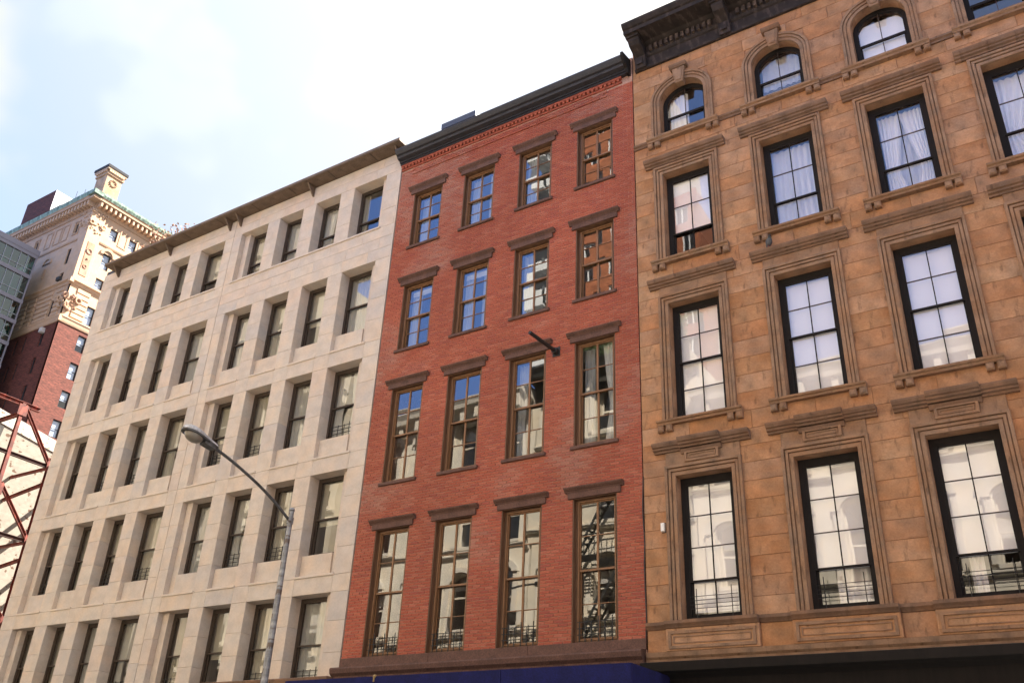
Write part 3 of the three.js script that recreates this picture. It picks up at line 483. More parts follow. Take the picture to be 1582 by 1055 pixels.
// ---------------------------------------------------------------- street lamp
{
  const t = thing('street_lamp', 'grey galvanised street lamp with a curved arm and oval head before the pale building', 'street lamp', [-13.68, 0, 3.5]);
  const ZN = M([0.52, 0.53, 0.57], { map: zinc, roughness: 0.55, metalness: 0.25 }), ZN2 = M([0.16, 0.16, 0.17], { map: zinc, roughness: 0.6 }), HEAD = M([0.80, 0.80, 0.84], { map: speck, roughness: 0.5 });
  const lens = new THREE.MeshPhysicalMaterial({ color: col(0.22, 0.195, 0.165), roughness: 0.3, clearcoat: 0.6 });
  mesh('pole', uvs(new THREE.CylinderGeometry(0.048, 0.088, 7.0, 8).translate(0, 3.57, 0)), ZN, t);
  mesh('base', uvs(new THREE.LatheGeometry([[0.2, 0], [0.2, 0.35], [0.15, 0.45], [0.12, 0.8], [0.089, 0.84]].map((p) => new THREE.Vector2(...p)), 8)), ZN, t);
  mesh('pole_cap', uvs(new THREE.LatheGeometry([[0.0, 0.05], [0.05, 0.03], [0.058, 0], [0.058, -0.03], [0.0, -0.03]].map((p) => new THREE.Vector2(...p)), 16).translate(0, 7.09, 0)), ZN, t);
  const a = new THREE.CatmullRomCurve3([[0, 6.86, 0.03], [0, 7.09, 0.45], [0, 7.30, 0.93], [0, 7.49, 1.48], [0, 7.61, 1.91], [0, 7.675, 2.2]].map((p) => new THREE.Vector3(...p)));
  mesh('arm', uvs(new THREE.TubeGeometry(a, 40, 0.03, 10)), ZN2, t);
  mesh('clamp', merged([new THREE.CylinderGeometry(0.066, 0.066, 0.12, 12).translate(0, 6.86, 0), new THREE.BoxGeometry(0.02, 0.1, 0.09).translate(0.06, 6.86, 0.05)]), ZN, t);
  // head: an oval shell with a glass bowl below, tipped up along the arm
  const head = new THREE.Group(); head.name = 'lamp_head'; head.position.set(0, 7.675, 2.12); head.rotation.x = -0.13; t.add(head);
  const prof = [[0, 0.045, 0.045], [0.08, 0.07, 0.06], [0.2, 0.09, 0.075], [0.36, 0.125, 0.10], [0.5, 0.155, 0.125], [0.62, 0.16, 0.13], [0.72, 0.14, 0.115], [0.79, 0.09, 0.075], [0.82, 0.02, 0.02]];
  const V = [], I = [], ns = 20; prof.forEach(([z, w, hh]) => { for (let k = 0; k <= ns; k++) { const th = Math.PI * (k / ns); V.push(w * Math.cos(th), 0.02 + hh * Math.sin(th), z); } });
  for (let i = 0; i + 1 < prof.length; i++) for (let k = 0; k < ns; k++) { const p = i * (ns + 1) + k, q = p + ns + 1; I.push(p, p + 1, q, p + 1, q + 1, q); }
  let hg = new THREE.BufferGeometry(); hg.setAttribute('position', new THREE.Float32BufferAttribute(V, 3)); hg.setIndex(I); hg.computeVertexNormals(); mesh('housing', uvs(hg), HEAD, head);
  const under = prof.map(([z, w]) => [w, z]).concat(prof.slice().reverse().map(([z, w]) => [-w, z])); mesh('rim', uvs(new THREE.ExtrudeGeometry(shapeOf(under), { depth: 0.035, bevelEnabled: false }).rotateX(Math.PI / 2).translate(0, 0.02, 0)), ZN2, head);
  mesh('lens', uvs(new THREE.SphereGeometry(1, 24, 12, 0, Math.PI * 2, Math.PI / 2, Math.PI / 2).scale(0.135, 0.13, 0.2).translate(0, -0.014, 0.55)), lens, head);
  mesh('ballast_cover', block(-0.085, 0.085, -0.07, -0.016, 0.06, 0.33, 0.01), ZN2, head);
}

// ---------------------------------------------------------------- awning, flagpole, bird, sensor, roof things
{
  const BLUE = M([0.011, 0.014, 0.13], { map: speck, roughness: 1 }), BLUE2 = M([0.008, 0.009, 0.12], { map: speck, roughness: 1 });
  const t = thing('awning', 'dark blue box awning over the shopfront under the red brick building', 'awning', [-11, 3, 0.9]);
  for (const [a, b] of [[-15.0, -12.58], [-12.57, -9.6], [-9.59, -7.02]]) part(t, 'front_panel', box(a, b, 1.2, 2.49, 1.66, 1.7), BLUE);
  part(t, 'end_panel', box(-7.02, -7.0, 1.2, 2.488, 0.16, 1.698), BLUE2); part(t, 'end_panel', box(-15.02, -15.0, 1.2, 2.488, 0.33, 1.698), BLUE2);
  part(t, 'top_panel', box(-15.0, -7.02, 2.44, 2.46, 0.16, 1.66), BLUE2);
  part(t, 'clip', merged([new THREE.SphereGeometry(0.04, 12, 8).translate(-12.575, 2.49, 1.69), new THREE.CylinderGeometry(0.018, 0.018, 0.1, 8).translate(-12.575, 2.44, 1.71)]), M([0.3, 0.2, 0.08], { roughness: 0.5 }));

  const f = thing('flagpole_stub', 'short dark pole sticking out of the brick wall beside a lintel', 'flagpole', [-9.6, 9.71 + E, 0]);
  mesh('pole', uvs(new THREE.CylinderGeometry(0.042, 0.05, 1.08, 12).rotateX(Math.PI / 2 - 0.02).rotateY(-0.07).translate(-0.03, 0.01, 0.53)), IRON, f);
  mesh('socket', merged([new THREE.CylinderGeometry(0.075, 0.09, 0.14, 12).rotateX(Math.PI / 2).translate(0, 0, 0.05), new THREE.BoxGeometry(0.2, 0.24, 0.02)]), IRON, f);

  const s = thing('wall_sensor', 'small white box fixed to the brownstone wall left of the lowest window', 'wall box', [-7.08, 5.24 + E, 0]);
  const WH = M([0.8, 0.79, 0.76], { roughness: 0.5 });
  mesh('housing', block(-0.038, 0.038, -0.085, 0.085, 0.004, 0.08, 0.012), WH, s); mesh('base_plate', block(-0.045, 0.05, -0.1, 0.1, -0.001, 0.006, 0.002), BRONZE, s);

  // cable pinned down the joint between brick and brownstone
  const c = thing('cable', 'thin dark cable hanging down the joint between red brick and brownstone', 'cable', [-7.5, 3.5 + E, 0]); const cp = []; for (let y = -0.3; y < 3.2; y += 0.35) cp.push(new THREE.Vector3(0.01 * Math.sin(y * 5) + rr(-0.008, 0.008), y, 0.02)); mesh('wire', new THREE.TubeGeometry(new THREE.CatmullRomCurve3(cp), 60, 0.012, 6), IRON, c);

  // pigeon on the hood of the second window in the third row
  const b = thing('pigeon', 'grey pigeon perched on the left end of a brownstone window hood', 'bird', [-4.43, 10.808 + E, 0.13]); b.rotation.y = 0.7;
  const R = 56, mc = new MarchingCubes(R, M([0.2, 0.2, 0.2]), false, false, 60000); mc.isolation = 0;
  const bones = [[[0, 0.12, 0.0], 0.052, [0, 0.175, 0.03], 0.055], [[0, 0.12, 0], 0.048, [0, 0.07, -0.04], 0.03], [[0, 0.19, 0.035], 0.043, [0, 0.247, 0.06], 0.026], [[0, 0.262, 0.08], 0.029, [0, 0.262, 0.095], 0.024], [[0, 0.07, -0.04], 0.026, [0, -0.01, -0.085], 0.012], [[0.04, 0.16, 0.01], 0.03, [0.03, 0.06, -0.06], 0.014], [[-0.04, 0.16, 0.01], 0.03, [-0.03, 0.06, -0.06], 0.014]];
  const S = 0.19, C0 = [0, 0.14, -0.02], pt = new THREE.Vector3(), A = new THREE.Vector3(), B = new THREE.Vector3(), ab = new THREE.Vector3();
  for (let k = 0; k < R; k++) for (let j = 0; j < R; j++) for (let i = 0; i < R; i++) {
    pt.set(C0[0] + (i / R * 2 - 1) * S, C0[1] + (j / R * 2 - 1) * S, C0[2] + (k / R * 2 - 1) * S); let d = 0;
    for (const [p, r1, q, r2] of bones) { A.set(...p); B.set(...q); ab.subVectors(B, A); const h = Math.min(1, Math.max(0, pt.clone().sub(A).dot(ab) / ab.lengthSq())); const di = pt.distanceTo(A.clone().addScaledVector(ab, h)) - mix(r1, r2, h); d += Math.exp(-di * 110); }
    mc.field[k * R * R + j * R + i] = Math.log(Math.max(d, 1e-30)) / 110;
  }
  mc.update(); const bg = new THREE.BufferGeometry(); bg.setAttribute('position', new THREE.BufferAttribute(mc.positionArray.slice(0, mc.count * 3), 3)); bg.setAttribute('normal', new THREE.BufferAttribute(mc.normalArray.slice(0, mc.count * 3), 3)); bg.scale(S, S, S).translate(...C0);
  const cols = new Float32Array(mc.count * 3), bp = bg.attributes.position; for (let i = 0; i < mc.count; i++) { const y = bp.getY(i), z = bp.getZ(i), x = Math.abs(bp.getX(i)); let g = [0.085, 0.087, 0.095]; if (y > 0.23) g = [0.03, 0.032, 0.038]; else if (y > 0.2) g = [0.035, 0.05, 0.045]; else if (x > 0.045 && z < -0.02 && Math.sin(z * 90) > 0.5) g = [0.04, 0.04, 0.045]; else if (z < -0.13) g = [0.06, 0.06, 0.07]; cols.set(g, i * 3); }
  bg.setAttribute('color', new THREE.BufferAttribute(cols, 3)); mesh('body', bg, M([1, 1, 1], { vertexColors: true, roughness: 0.8 }), b);
  mesh('beak', new THREE.ConeGeometry(0.008, 0.03, 8).rotateX(Math.PI / 2).translate(0, 0.258, 0.128), IRON, b);
  for (const sx of [-1, 1]) { mesh('eye', new THREE.SphereGeometry(0.0045, 8, 6).translate(sx * 0.024, 0.268, 0.098), M([0.5, 0.12, 0.02], { roughness: 0.3 }), b); mesh('leg', merged([new THREE.CylinderGeometry(0.006, 0.005, 0.08, 6).translate(sx * 0.022, 0.04, 0.0), ...[-0.5, 0, 0.5].map((a) => new THREE.CylinderGeometry(0.004, 0.003, 0.035, 5).rotateX(Math.PI / 2).rotateY(a).translate(sx * 0.022 + Math.sin(a) * 0.016, 0.004, 0.016))]), M([0.35, 0.08, 0.07]), b); }

  // skylight box on the brick building's roof
  const k = thing('roof_skylight', 'dark slate-blue rooftop box with glass panels behind the brick cornice', 'skylight', [-14.4, 17.7 + E, -1.9]);
  const SB = M([0.05, 0.06, 0.085], { roughness: 0.5 });
  part(k, 'frame', merged([box(-15.0, -13.76, 17.7, 19.55, -2.4, -1.6), box(-15.06, -13.7, 19.9, 20.12, -2.45, -1.5)]), SB); part(k, 'glass_panel', box(-14.98, -14.42, 19.55, 19.9, -2.3, -1.58), GLASSF); part(k, 'glass_panel', box(-14.38, -13.78, 19.55, 19.9, -2.3, -1.58), GLASSF); part(k, 'mullion', box(-14.42, -14.38, 19.55, 19.9, -2.31, -1.55), M([0.4, 0.45, 0.5]));

  // shrub on the pale building's roof
  const p = thing('roof_shrub', 'reddish leafy shrub growing on the roof above the metal canopy', 'shrub', [-27.6, 18.1 + E, -0.9]);
  mesh('planter', block(-1.5, 1.5, 0, 0.55, -0.3, 0.3, 0.02), M([0.2, 0.12, 0.08], { map: wood }), p);
  const tw = [], leaves = []; const lf = new THREE.BufferGeometry(); lf.setAttribute('position', new THREE.Float32BufferAttribute([0, 0, 0, 0.035, 0.05, 0.008, 0, 0.12, 0, -0.035, 0.05, 0.008], 3)); lf.setIndex([0, 1, 2, 0, 2, 3]); lf.computeVertexNormals();
  for (let i = 0; i < 34; i++) {
    const x0 = rr(-1.4, 1.4), hgt = rr(0.6, 1.55) * (0.55 + 0.45 * Math.cos((x0 + 0.3) * 1.1)), lean = rr(-0.45, 0.45), lz = rr(-0.2, 0.5);
    const cv = new THREE.CatmullRomCurve3([new THREE.Vector3(x0, 0.5, 0), new THREE.Vector3(x0 + lean * 0.4, 0.5 + hgt * 0.5, lz * 0.4), new THREE.Vector3(x0 + lean, 0.5 + hgt, lz)]); tw.push(new THREE.TubeGeometry(cv, 8, 0.011, 5));
    for (let j = 0; j < 34; j++) { const q = cv.getPoint(rr(0.25, 1)); leaves.push([q.x + rr(-0.13, 0.13), q.y + rr(-0.1, 0.14), q.z + rr(-0.13, 0.13)]); }
  }
  mesh('stems', merged(tw), M([0.12, 0.07, 0.045]), p);
  const lm = new THREE.MeshPhysicalMaterial({ color: col(1, 1, 1), roughness: 0.7, transmission: 0.35, thickness: 0 }), im = new THREE.InstancedMesh(lf, lm, leaves.length), mm = new THREE.Matrix4(), qq = new THREE.Quaternion(), ee = new THREE.Euler();
  leaves.forEach((l, i) => { qq.setFromEuler(ee.set(rr(-1.5, 1.5), rr(0, 6.3), rr(-1.5, 1.5))); const sc = rr(0.6, 1.25); mm.compose(new THREE.Vector3(...l), qq, new THREE.Vector3(sc, sc, sc)); im.setMatrixAt(i, mm); const r = rnd(); im.setColorAt(i, r < 0.45 ? col(0.28, 0.10, 0.055) : r < 0.75 ? col(0.35, 0.17, 0.09) : col(0.12, 0.13, 0.05)); });
  im.name = 'foliage'; im.userData.kind = 'stuff'; im.castShadow = true; p.add(im);
}

// ---------------------------------------------------------------- painted party wall and its steel shoring
{
  const PW = M([0.36, 0.345, 0.325], { map: rep(paint, 1 / 2.2), roughness: 0.95 }), GREYR = M([0.13, 0.127, 0.125], { map: rep(grime, 0.4) });
  const t = thing('party_wall', 'flaking white painted side wall beyond the gap, crossed by red steel', 'building', [-46, 0, -6]);
  part(t, 'wall', extr(shapeOf([[-2.0, -1.6], [13, -1.6], [13, 14.7], [5.55, 14.85], [2.4, 15.4], [-2.0, 16.0]]), 0, 12).rotateY(Math.PI / 2).translate(-52, 0, 0), PW);
  part(t, 'parapet', extr(shapeOf([[-2.05, 15.56], [2.4, 14.93], [5.55, 14.4], [13, 14.2], [13, 14.78], [5.55, 14.95], [2.4, 15.5], [-2.05, 16.1]]), 0, 12.1).rotateY(Math.PI / 2).translate(-52.05, 0, 0), M([0.6, 0.59, 0.57], { map: rep(paint, 0.8) }));
  part(t, 'render_patch', extr(shapeOf([[-1.99, 9.6], [1.9, 10.9], [2.75, 12.6], [2.95, 14.75], [-1.99, 15.4]]), 0, 0.02, 0.005).rotateY(Math.PI / 2).translate(-39.998, 0, 0), GREYR);
  const st = thing('steel_shoring', 'red painted steel shoring frame braced between the pale building and white wall', 'steel frame', [-37, 0, -3]);
  const RED = M([0.31, 0.055, 0.034], { map: rep(grime, 0.7), roughness: 0.7 }), DK = M([0.10, 0.03, 0.022], { map: grime, roughness: 0.7 });  // the darker red puts the beams' shaded side into the colour
  const zA = -2.0, zB = -3.88, x = -37, lv = [14.83, 11.42, 8.1, 4.8, 1.5, -1.6], lb = [12.65, 9.43, 6.2, 3.0];
  part(st, 'post', iBeam([x, -1.6, zA], [x, 14.9, zA], 0.14), RED); part(st, 'post', iBeam([x, -1.6, zB], [x, 13.1, zB], 0.2), RED);
  const zC = -6.2; part(st, 'post', iBeam([x, -1.6, zC], [x, 13.1, zC], 0.2), RED);
  part(st, 'beam', iBeam([x, 14.86, 0.6], [x, 14.86, -2.75], 0.16), RED);
  for (let i = 0; i < 4; i++) {
    part(st, 'brace', iBeam([x + 0.05, lv[i], zA - 0.05], [x + 0.05, lb[i], zB + 0.02], 0.125), RED); for (const [yy, zz] of [[lb[i], zB], [lv[i] - 0.25, zA]]) part(st, 'gusset_plate', box(x + 0.1, x + 0.115, yy - 0.24, yy + 0.24, zz - 0.2, zz + 0.2), RED);
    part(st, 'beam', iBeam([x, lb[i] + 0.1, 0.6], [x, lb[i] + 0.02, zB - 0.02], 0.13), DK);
    part(st, 'strut', iBeam([x - 0.02, lb[i], zB], [-39.99, lb[i] + 0.03, zB], 0.10), RED); part(st, 'strut', iBeam([x - 0.02, lb[i] - 0.7, zB], [-39.99, lb[i] - 1.0, zB], 0.11), RED);
    part(st, 'strut', iBeam([x - 0.02, lb[i], zC], [-39.99, lb[i] + 0.03, zC], 0.13), RED); part(st, 'strut', iBeam([x - 0.02, lb[i] - 0.7, zC], [-39.99, lb[i] - 1.0, zC], 0.14), RED); part(st, 'beam', iBeam([x, lb[i] + 0.02, zB - 0.11], [x, lb[i] + 0.02, zC + 0.1], 0.13), RED);
    part(st, 'strut', iBeam([x + 0.02, lb[i] + 0.02, zB], [-29.88, lb[i] + 0.02, zB], 0.15), RED);
    part(st, 'strut', iBeam([x - 0.02, lv[i] - 0.4, zA], [-39.99, lv[i] - 0.4, zA], 0.14), RED);
  }
}

// ---------------------------------------------------------------- old tower of brick and terracotta
function gridWindow(t, o) { return doubleHung(t, o); }
{
  const X = -89.6, Z = -28.45, t = thing('old_tower', 'tall old brick and tan terracotta tower with a green copper cornice and chimney', 'building', [X, 0, Z]);
  const TB = M([0.21, 0.072, 0.053], { map: rep(farBrick, 0.47) }), TT = M([0.66, 0.445, 0.295], { map: rep(lime, 0.4), bumpMap: rep(sandBump, 0.4), bumpScale: 0.01 }), TT2 = M([0.58, 0.39, 0.255], { map: rep(lime, 0.4) }), PINK = M([0.58, 0.33, 0.22], { map: rep(sand, 0.4) }), COPPER = M([0.42, 0.62, 0.54], { map: rep(grime, 0.5) }), DARK = M([0.03, 0.03, 0.035]), STR = M([0.17, 0.06, 0.045], { map: rep(farBrick, 0.47) });
  const wg = glassMat(1.9, [0.8, 0.84, 0.9]), SKYBLIND = M([0.62, 0.68, 0.78]);  // pale blue blinds added behind the panes, imitating bright sky reflected there
  // two faces in local frames: f(front) keeps axes, s(side) turns x to -z. u runs away from the corner.
  const front = new THREE.Matrix4().makeTranslation(X, 0, Z), side = new THREE.Matrix4().makeRotationY(Math.PI / 2).setPosition(X, 0, Z);
  const onF = (g) => g.applyMatrix4(front), onS = (g) => g.applyMatrix4(side);
  const FW = 30, SW = 26;
  const fr = [], sr = [];
  const fcA = [-2.62, 0.66], fcols = [[-2.62, 0.66], [-6.0, 0.5], [-7.7, 0.5], [-10.7, 0.66], [-13.6, 0.66], [-16.5, 0.66]];
  const up = [[58.6, 60.0], [54.35, 56.45], [52.0, 53.2]], mid = [[47.5, 49.55]], low = []; for (let y = 43.8; y > 2; y -= 3.34) low.push([y, y + 1.95]);
  for (const [u, w] of fcols) { if (w > 0.6) up.forEach((r) => fr.push([u - w / 2, u + w / 2, ...r])); [...mid, ...low].forEach((r) => fr.push([u - w / 2, u + w / 2, ...r])); }
  for (let k = 0; k < 8; k++) { const u = 3.08 + k * 2.6; [[58.5, 60.0], [54.5, 56.55], [51.9, 53.2], [47.2, 49.45], ...low].forEach((r, i) => { sr.push([u - 0.5, u + 0.5, r[0], r[1]]); }); }
  const seg = (h, a, b) => h.filter((q) => q[2] >= a && q[3] <= b);
  part(t, 'shaft', onF(holed(-FW, 0, -1.6, 46.3, seg(fr, -2, 46.3), -0.35, 0)), TB); part(t, 'shaft', onS(holed(0.0, SW, -1.6, 46.3, seg(sr, -2, 46.3), -0.35, 0.001)), TB);
  part(t, 'upper_wall', onF(holed(-FW, 0, 46.301, 61.4, seg(fr, 46, 61.5), -0.35, 0)), TT); part(t, 'upper_wall', onS(holed(0.0, SW, 46.301, 61.4, seg(sr, 46, 61.5), -0.35, 0.001)), TT);
  part(t, 'core', box(X - FW, X - 6.5, -1.6, 62, Z - SW, Z - 6.5), ROOM); for (let y = 29.1; y < 62; y += 3.34) part(t, 'floor_slab', box(X - FW + 0.1, X - 0.353, y - 0.15, y + 0.15, Z - SW + 0.1, Z - 0.353), ROOM); part(t, 'partition', box(X - 6.499, X - 0.354, 29, 61.9, Z - 4.5, Z - 4.35), ROOM); part(t, 'partition', box(X - 4.6, X - 4.45, 29, 61.9, Z - 4.349, Z - 0.354), ROOM); part(t, 'roof', box(X - FW, X + 0.05, 62, 62.4, Z - SW, Z + 0.05), DARK);
  const prof = (zz) => zz;
  const course = (name, p, m) => { part(t, name, onF(mould(p, -FW, 0)), m); part(t, name, onS(mould(p, 0.0, SW)), m); };
  const corner = (name, y0, y1, d, m) => part(t, name, box(X - 0.05, X + d, y0, y1, Z - 0.05, Z + d), m);
  course('moulding', [[-0.05, 46.25], [0.1, 46.25], [0.16, 46.4], [0.22, 46.75], [0.3, 46.85], [0.3, 47.0], [-0.05, 47.05]], TT); corner('moulding', 46.26, 46.99, 0.26, TT);
  course('moulding', [[-0.05, 51.0], [0.1, 51.05], [0.2, 51.3], [0.42, 51.42], [0.42, 51.6], [-0.05, 51.7]], TT); corner('moulding', 51.1, 51.62, 0.4, TT);
  course('moulding', [[-0.05, 57.3], [0.1, 57.33], [0.16, 57.5], [-0.05, 57.56]], TT2);
  // rusticated bands
  for (let y = 47.25; y < 50.9; y += 0.62) for (const [a, b] of [[-FW, -16.9], [-16.1, -14.0], [-13.2, -11.1], [-10.3, -8.0], [-7.42, -6.28], [-5.72, -3.0], [-2.24, -0.9]]) part(t, 'stone_band', onF(block(a, b, y, y + 0.5, -0.02, 0.12, 0.04)), TT);
  for (let y = 47.25; y < 50.9; y += 0.62) for (const [a, b] of [[0.9, 2.5]].concat(Array.from({ length: 7 }, (_, k) => [3.66 + k * 2.6, 5.1 + k * 2.6]))) part(t, 'stone_band', onS(block(a, b, y, y + 0.5, -0.02, 0.12, 0.04)), TT);
  // corner pilaster and its carving
  part(t, 'corner_pilaster', onF(block(-1.35, 0.16, 51.7, 60.9, -0.1, 0.16, 0.03)), TT); part(t, 'corner_pilaster', onS(block(0.0, 1.6, 51.7, 60.9, -0.1, 0.165, 0.03)), TT);
  part(t, 'carved_panel', onS(merged([block(0.35, 1.25, 52.4, 56.8, 0.1, 0.22, 0.03), new THREE.TorusGeometry(0.3, 0.1, 8, 20).translate(0.8, 55.6, 0.22), new THREE.TorusGeometry(0.2, 0.08, 8, 16).translate(0.8, 53.6, 0.22), new THREE.SphereGeometry(0.12, 10, 8).translate(0.8, 54.6, 0.24)])), PINK);
  const orn = (y, s) => { const g = []; for (let i = 0; i < 16; i++) g.push(new THREE.IcosahedronGeometry(rr(0.08, 0.2) * s, 1).scale(1, 1, 0.6).translate(rr(-0.7, 0.7), y + rr(-0.8, 0.8) * s, 0.16 + rr(0, 0.08))); for (const x of [-0.75, 0.75]) g.push(new THREE.TorusGeometry(0.26 * s, 0.1 * s, 8, 18).translate(x, y + 0.4 * s, 0.25)); return g; };
  part(t, 'carved_ornament', onF(merged(orn(58.9, 1).map((g) => g.translate(-0.6, 0, 0)))), TT); part(t, 'carved_ornament', onS(merged(orn(58.9, 1).map((g) => g.translate(0.8, 0, 0)))), TT);
  part(t, 'carved_ornament', onF(merged(orn(60.6, 0.7).map((g) => g.translate(-0.6, 0, 0)))), TT); part(t, 'carved_ornament', onS(merged(orn(60.6, 0.7).map((g) => g.translate(0.8, 0, 0)))), TT);
  part(t, 'carved_ornament', onF(merged(orn(48.8, 1.2).map((g) => g.translate(-0.3, 0, 0)))), TT); part(t, 'carved_ornament', onS(merged(orn(48.8, 1.2).map((g) => g.translate(0.5, 0, 0)))), PINK);
  // main cornice with brackets and copper gutter
  course('cornice', [[-0.1, 60.95], [0.12, 61.0], [0.16, 61.25], [0.2, 61.3], [0.2, 61.8], [0.28, 61.9], [0.3, 62.0], [1.0, 62.02], [1.0, 62.3], [1.1, 62.4], [-0.1, 62.42]], TT2); corner('cornice', 62.0, 62.3, 1.0, TT2);
  for (let u = 0.1; u < 20; u += 0.62) { part(t, 'bracket', onF(block(-u - 0.28, -u, 61.35, 61.99, 0.15, 0.9, 0.04)), TT); if (u < 14) part(t, 'bracket', onS(block(u, u + 0.28, 61.35, 61.99, 0.15, 0.9, 0.04)), TT); }
  course('copper_gutter', [[0.2, 62.42], [1.1, 62.42], [1.22, 62.7], [1.24, 62.95], [0.2, 63.0]], COPPER); corner('copper_gutter', 62.425, 62.94, 1.22, COPPER); part(t, 'parapet_rail', onS(box(3.2, SW, 63.0, 63.7, 0.0, 0.1)), COPPER); part(t, 'parapet_rail', onF(box(-FW, -14, 63.0, 63.5, 0.0, 0.1)), COPPER);
  // recessed frames and arch hoods over the middle windows
  for (const u of [3.08, 5.68, 8.28]) { const s = new THREE.Shape(); s.absarc(u, 56.3, 0.95, 0, Math.PI, false); const hl = new THREE.Path(); hl.absarc(u, 56.3, 0.62, 0, Math.PI, false); s.holes.push(hl); part(t, 'arch_hood', onS(extr(s, -0.05, 0.16)), TT2); }
  for (const u of [4.4, 7.0]) part(t, 'panel', onS(ring(1.1, 2.2, 0.14, -0.02, 0.06).translate(u, 58.2, 0)), TT2);
  for (const u of [-2.62, -10.7]) part(t, 'window_surround', onF(ring(1.1, 1.9, 0.14, -0.02, 0.1).translate(u, 58.4, 0)), TT2);
  for (const u of [-4.8, -6.4, -8.2]) part(t, 'panel', onF(ring(1.3, 2.3, 0.12, -0.02, 0.07).translate(u, 58.2, 0)), TT2);
  for (const u of [-6.8]) { const s = new THREE.Shape(); s.absarc(u, 55.6, 0.9, 0, Math.PI, false); const hl = new THREE.Path(); hl.absarc(u, 55.6, 0.65, 0, Math.PI, false); s.holes.push(hl); part(t, 'arch_hood', onF(extr(s, -0.05, 0.12)), TT2); part(t, 'slot', onF(ring(0.3, 1.3, 0.07, -0.02, 0.08).translate(u, 53.6, 0)), TT2); }
  // windows
  const proto = {};
  const winF = (list, sideways) => list.forEach(([a, b, y0, y1]) => {
    if (y0 < 30) return; const w = b - a, h = y1 - y0, key = w.toFixed(2) + h.toFixed(2); let g = proto[key];
    if (!g) { g = doubleHung(t, { w, h, fw: 0.07, z: -0.16, rail: h * 0.5, up: [1, 1], lo: [1, 1], mat: DARK, glass: wg, sw: 0.05 }); t.remove(g); proto[key] = g; }
    const c = g.clone(); t.add(c); const u = (a + b) / 2; if (sideways || rnd() < 0.2) { const f = rnd() < 0.15 ? 0.55 : 0.93; mesh('blind', new THREE.BoxGeometry(w - 0.16, h * f, 0.01).translate(0, h * (y0 > 40 && y0 < 41 ? f / 2 : 1 - f / 2) - 0.03, -0.3), SKYBLIND, c); }
    if (sideways) { c.rotation.y = Math.PI / 2; at(t, c, X, y0, Z - u); } else at(t, c, X + u, y0, Z);
    c.traverse((m) => { if (m.name === 'pane') m.rotation.set(rr(-0.02, 0.02), rr(-0.02, 0.02), 0); });
  });
  winF(fr, false); winF(sr, true);
  part(t, 'air_conditioner', onF(block(-2.95, -2.3, 52.05, 52.5, -0.1, 0.35, 0.02)), M([0.05, 0.05, 0.05])); part(t, 'air_conditioner', onF(block(-2.9, -2.35, 45.4, 45.95, -0.1, 0.4, 0.02)), M([0.55, 0.52, 0.5]));
  // chimney
  const cx0 = -93.2, cx1 = -91, cz0 = -31.4, cz1 = -29.4;
  part(t, 'chimney', box(cx0, cx1, 62.4, 67.9, cz0, cz1), M([0.62, 0.40, 0.25], { map: rep(sand, 0.4) }));
  part(t, 'chimney_cap', merged([box(cx0 - 0.15, cx1 + 0.15, 67.5, 67.8, cz0 - 0.15, cz1 + 0.15), box(cx0 - 0.3, cx1 + 0.3, 68.1, 68.35, cz0 - 0.3, cz1 + 0.3)]), TT2); part(t, 'chimney_lid', box(cx0 - 0.38, cx1 + 0.38, 68.351, 68.7, cz0 - 0.38, cz1 + 0.38), DARK);
  { const g = []; for (let u = 0; u < 7; u++) { g.push(new THREE.BoxGeometry(0.2, 0.3, 0.25).translate(cx1 + 0.2, 67.95, cz0 + 0.1 + u * 0.3), new THREE.BoxGeometry(0.2, 0.3, 0.25).translate(cx0 + 0.15 + u * 0.32, 67.95, cz1 + 0.2)); } const m = part(t, 'corbels', merged(g), TT); m.userData.kind = 'stuff'; }
  part(t, 'carved_ornament', merged(Array.from({ length: 10 }, (_, i) => new THREE.IcosahedronGeometry(0.13, 0).translate(cx1 + 0.05, 66.6 + 0.42 * Math.sin(i * 0.63), (cz0 + cz1) / 2 + 0.42 * Math.cos(i * 0.63)))), TT2);
  // brick penthouse
  part(t, 'penthouse', box(-115.1, -108.3, 62, 73.4, -40, -32), STR); part(t, 'penthouse', box(-108.299, -105.7, 62, 70.05, -40, -32.01), STR); part(t, 'sunlit_face', box(-108.299, -108.25, 70.06, 73.38, -39.99, -32.02), FABRIC); part(t, 'sunlit_face', box(-105.699, -105.65, 68.91, 70.02, -39.99, -32.03), FABRIC); part(t, 'penthouse', box(-105.699, -100, 62, 68.9, -36, -32.3), DARK);  // thin white slabs paint the sun's glare on the brick penthouse sides
  for (const [u, h] of [[-104.6, 3.4], [-103.2, 2.4], [-102.6, 3.0]]) part(t, 'antenna', new THREE.CylinderGeometry(0.03, 0.03, h, 6).translate(u, 69 + h / 2, -33), DARK);
}

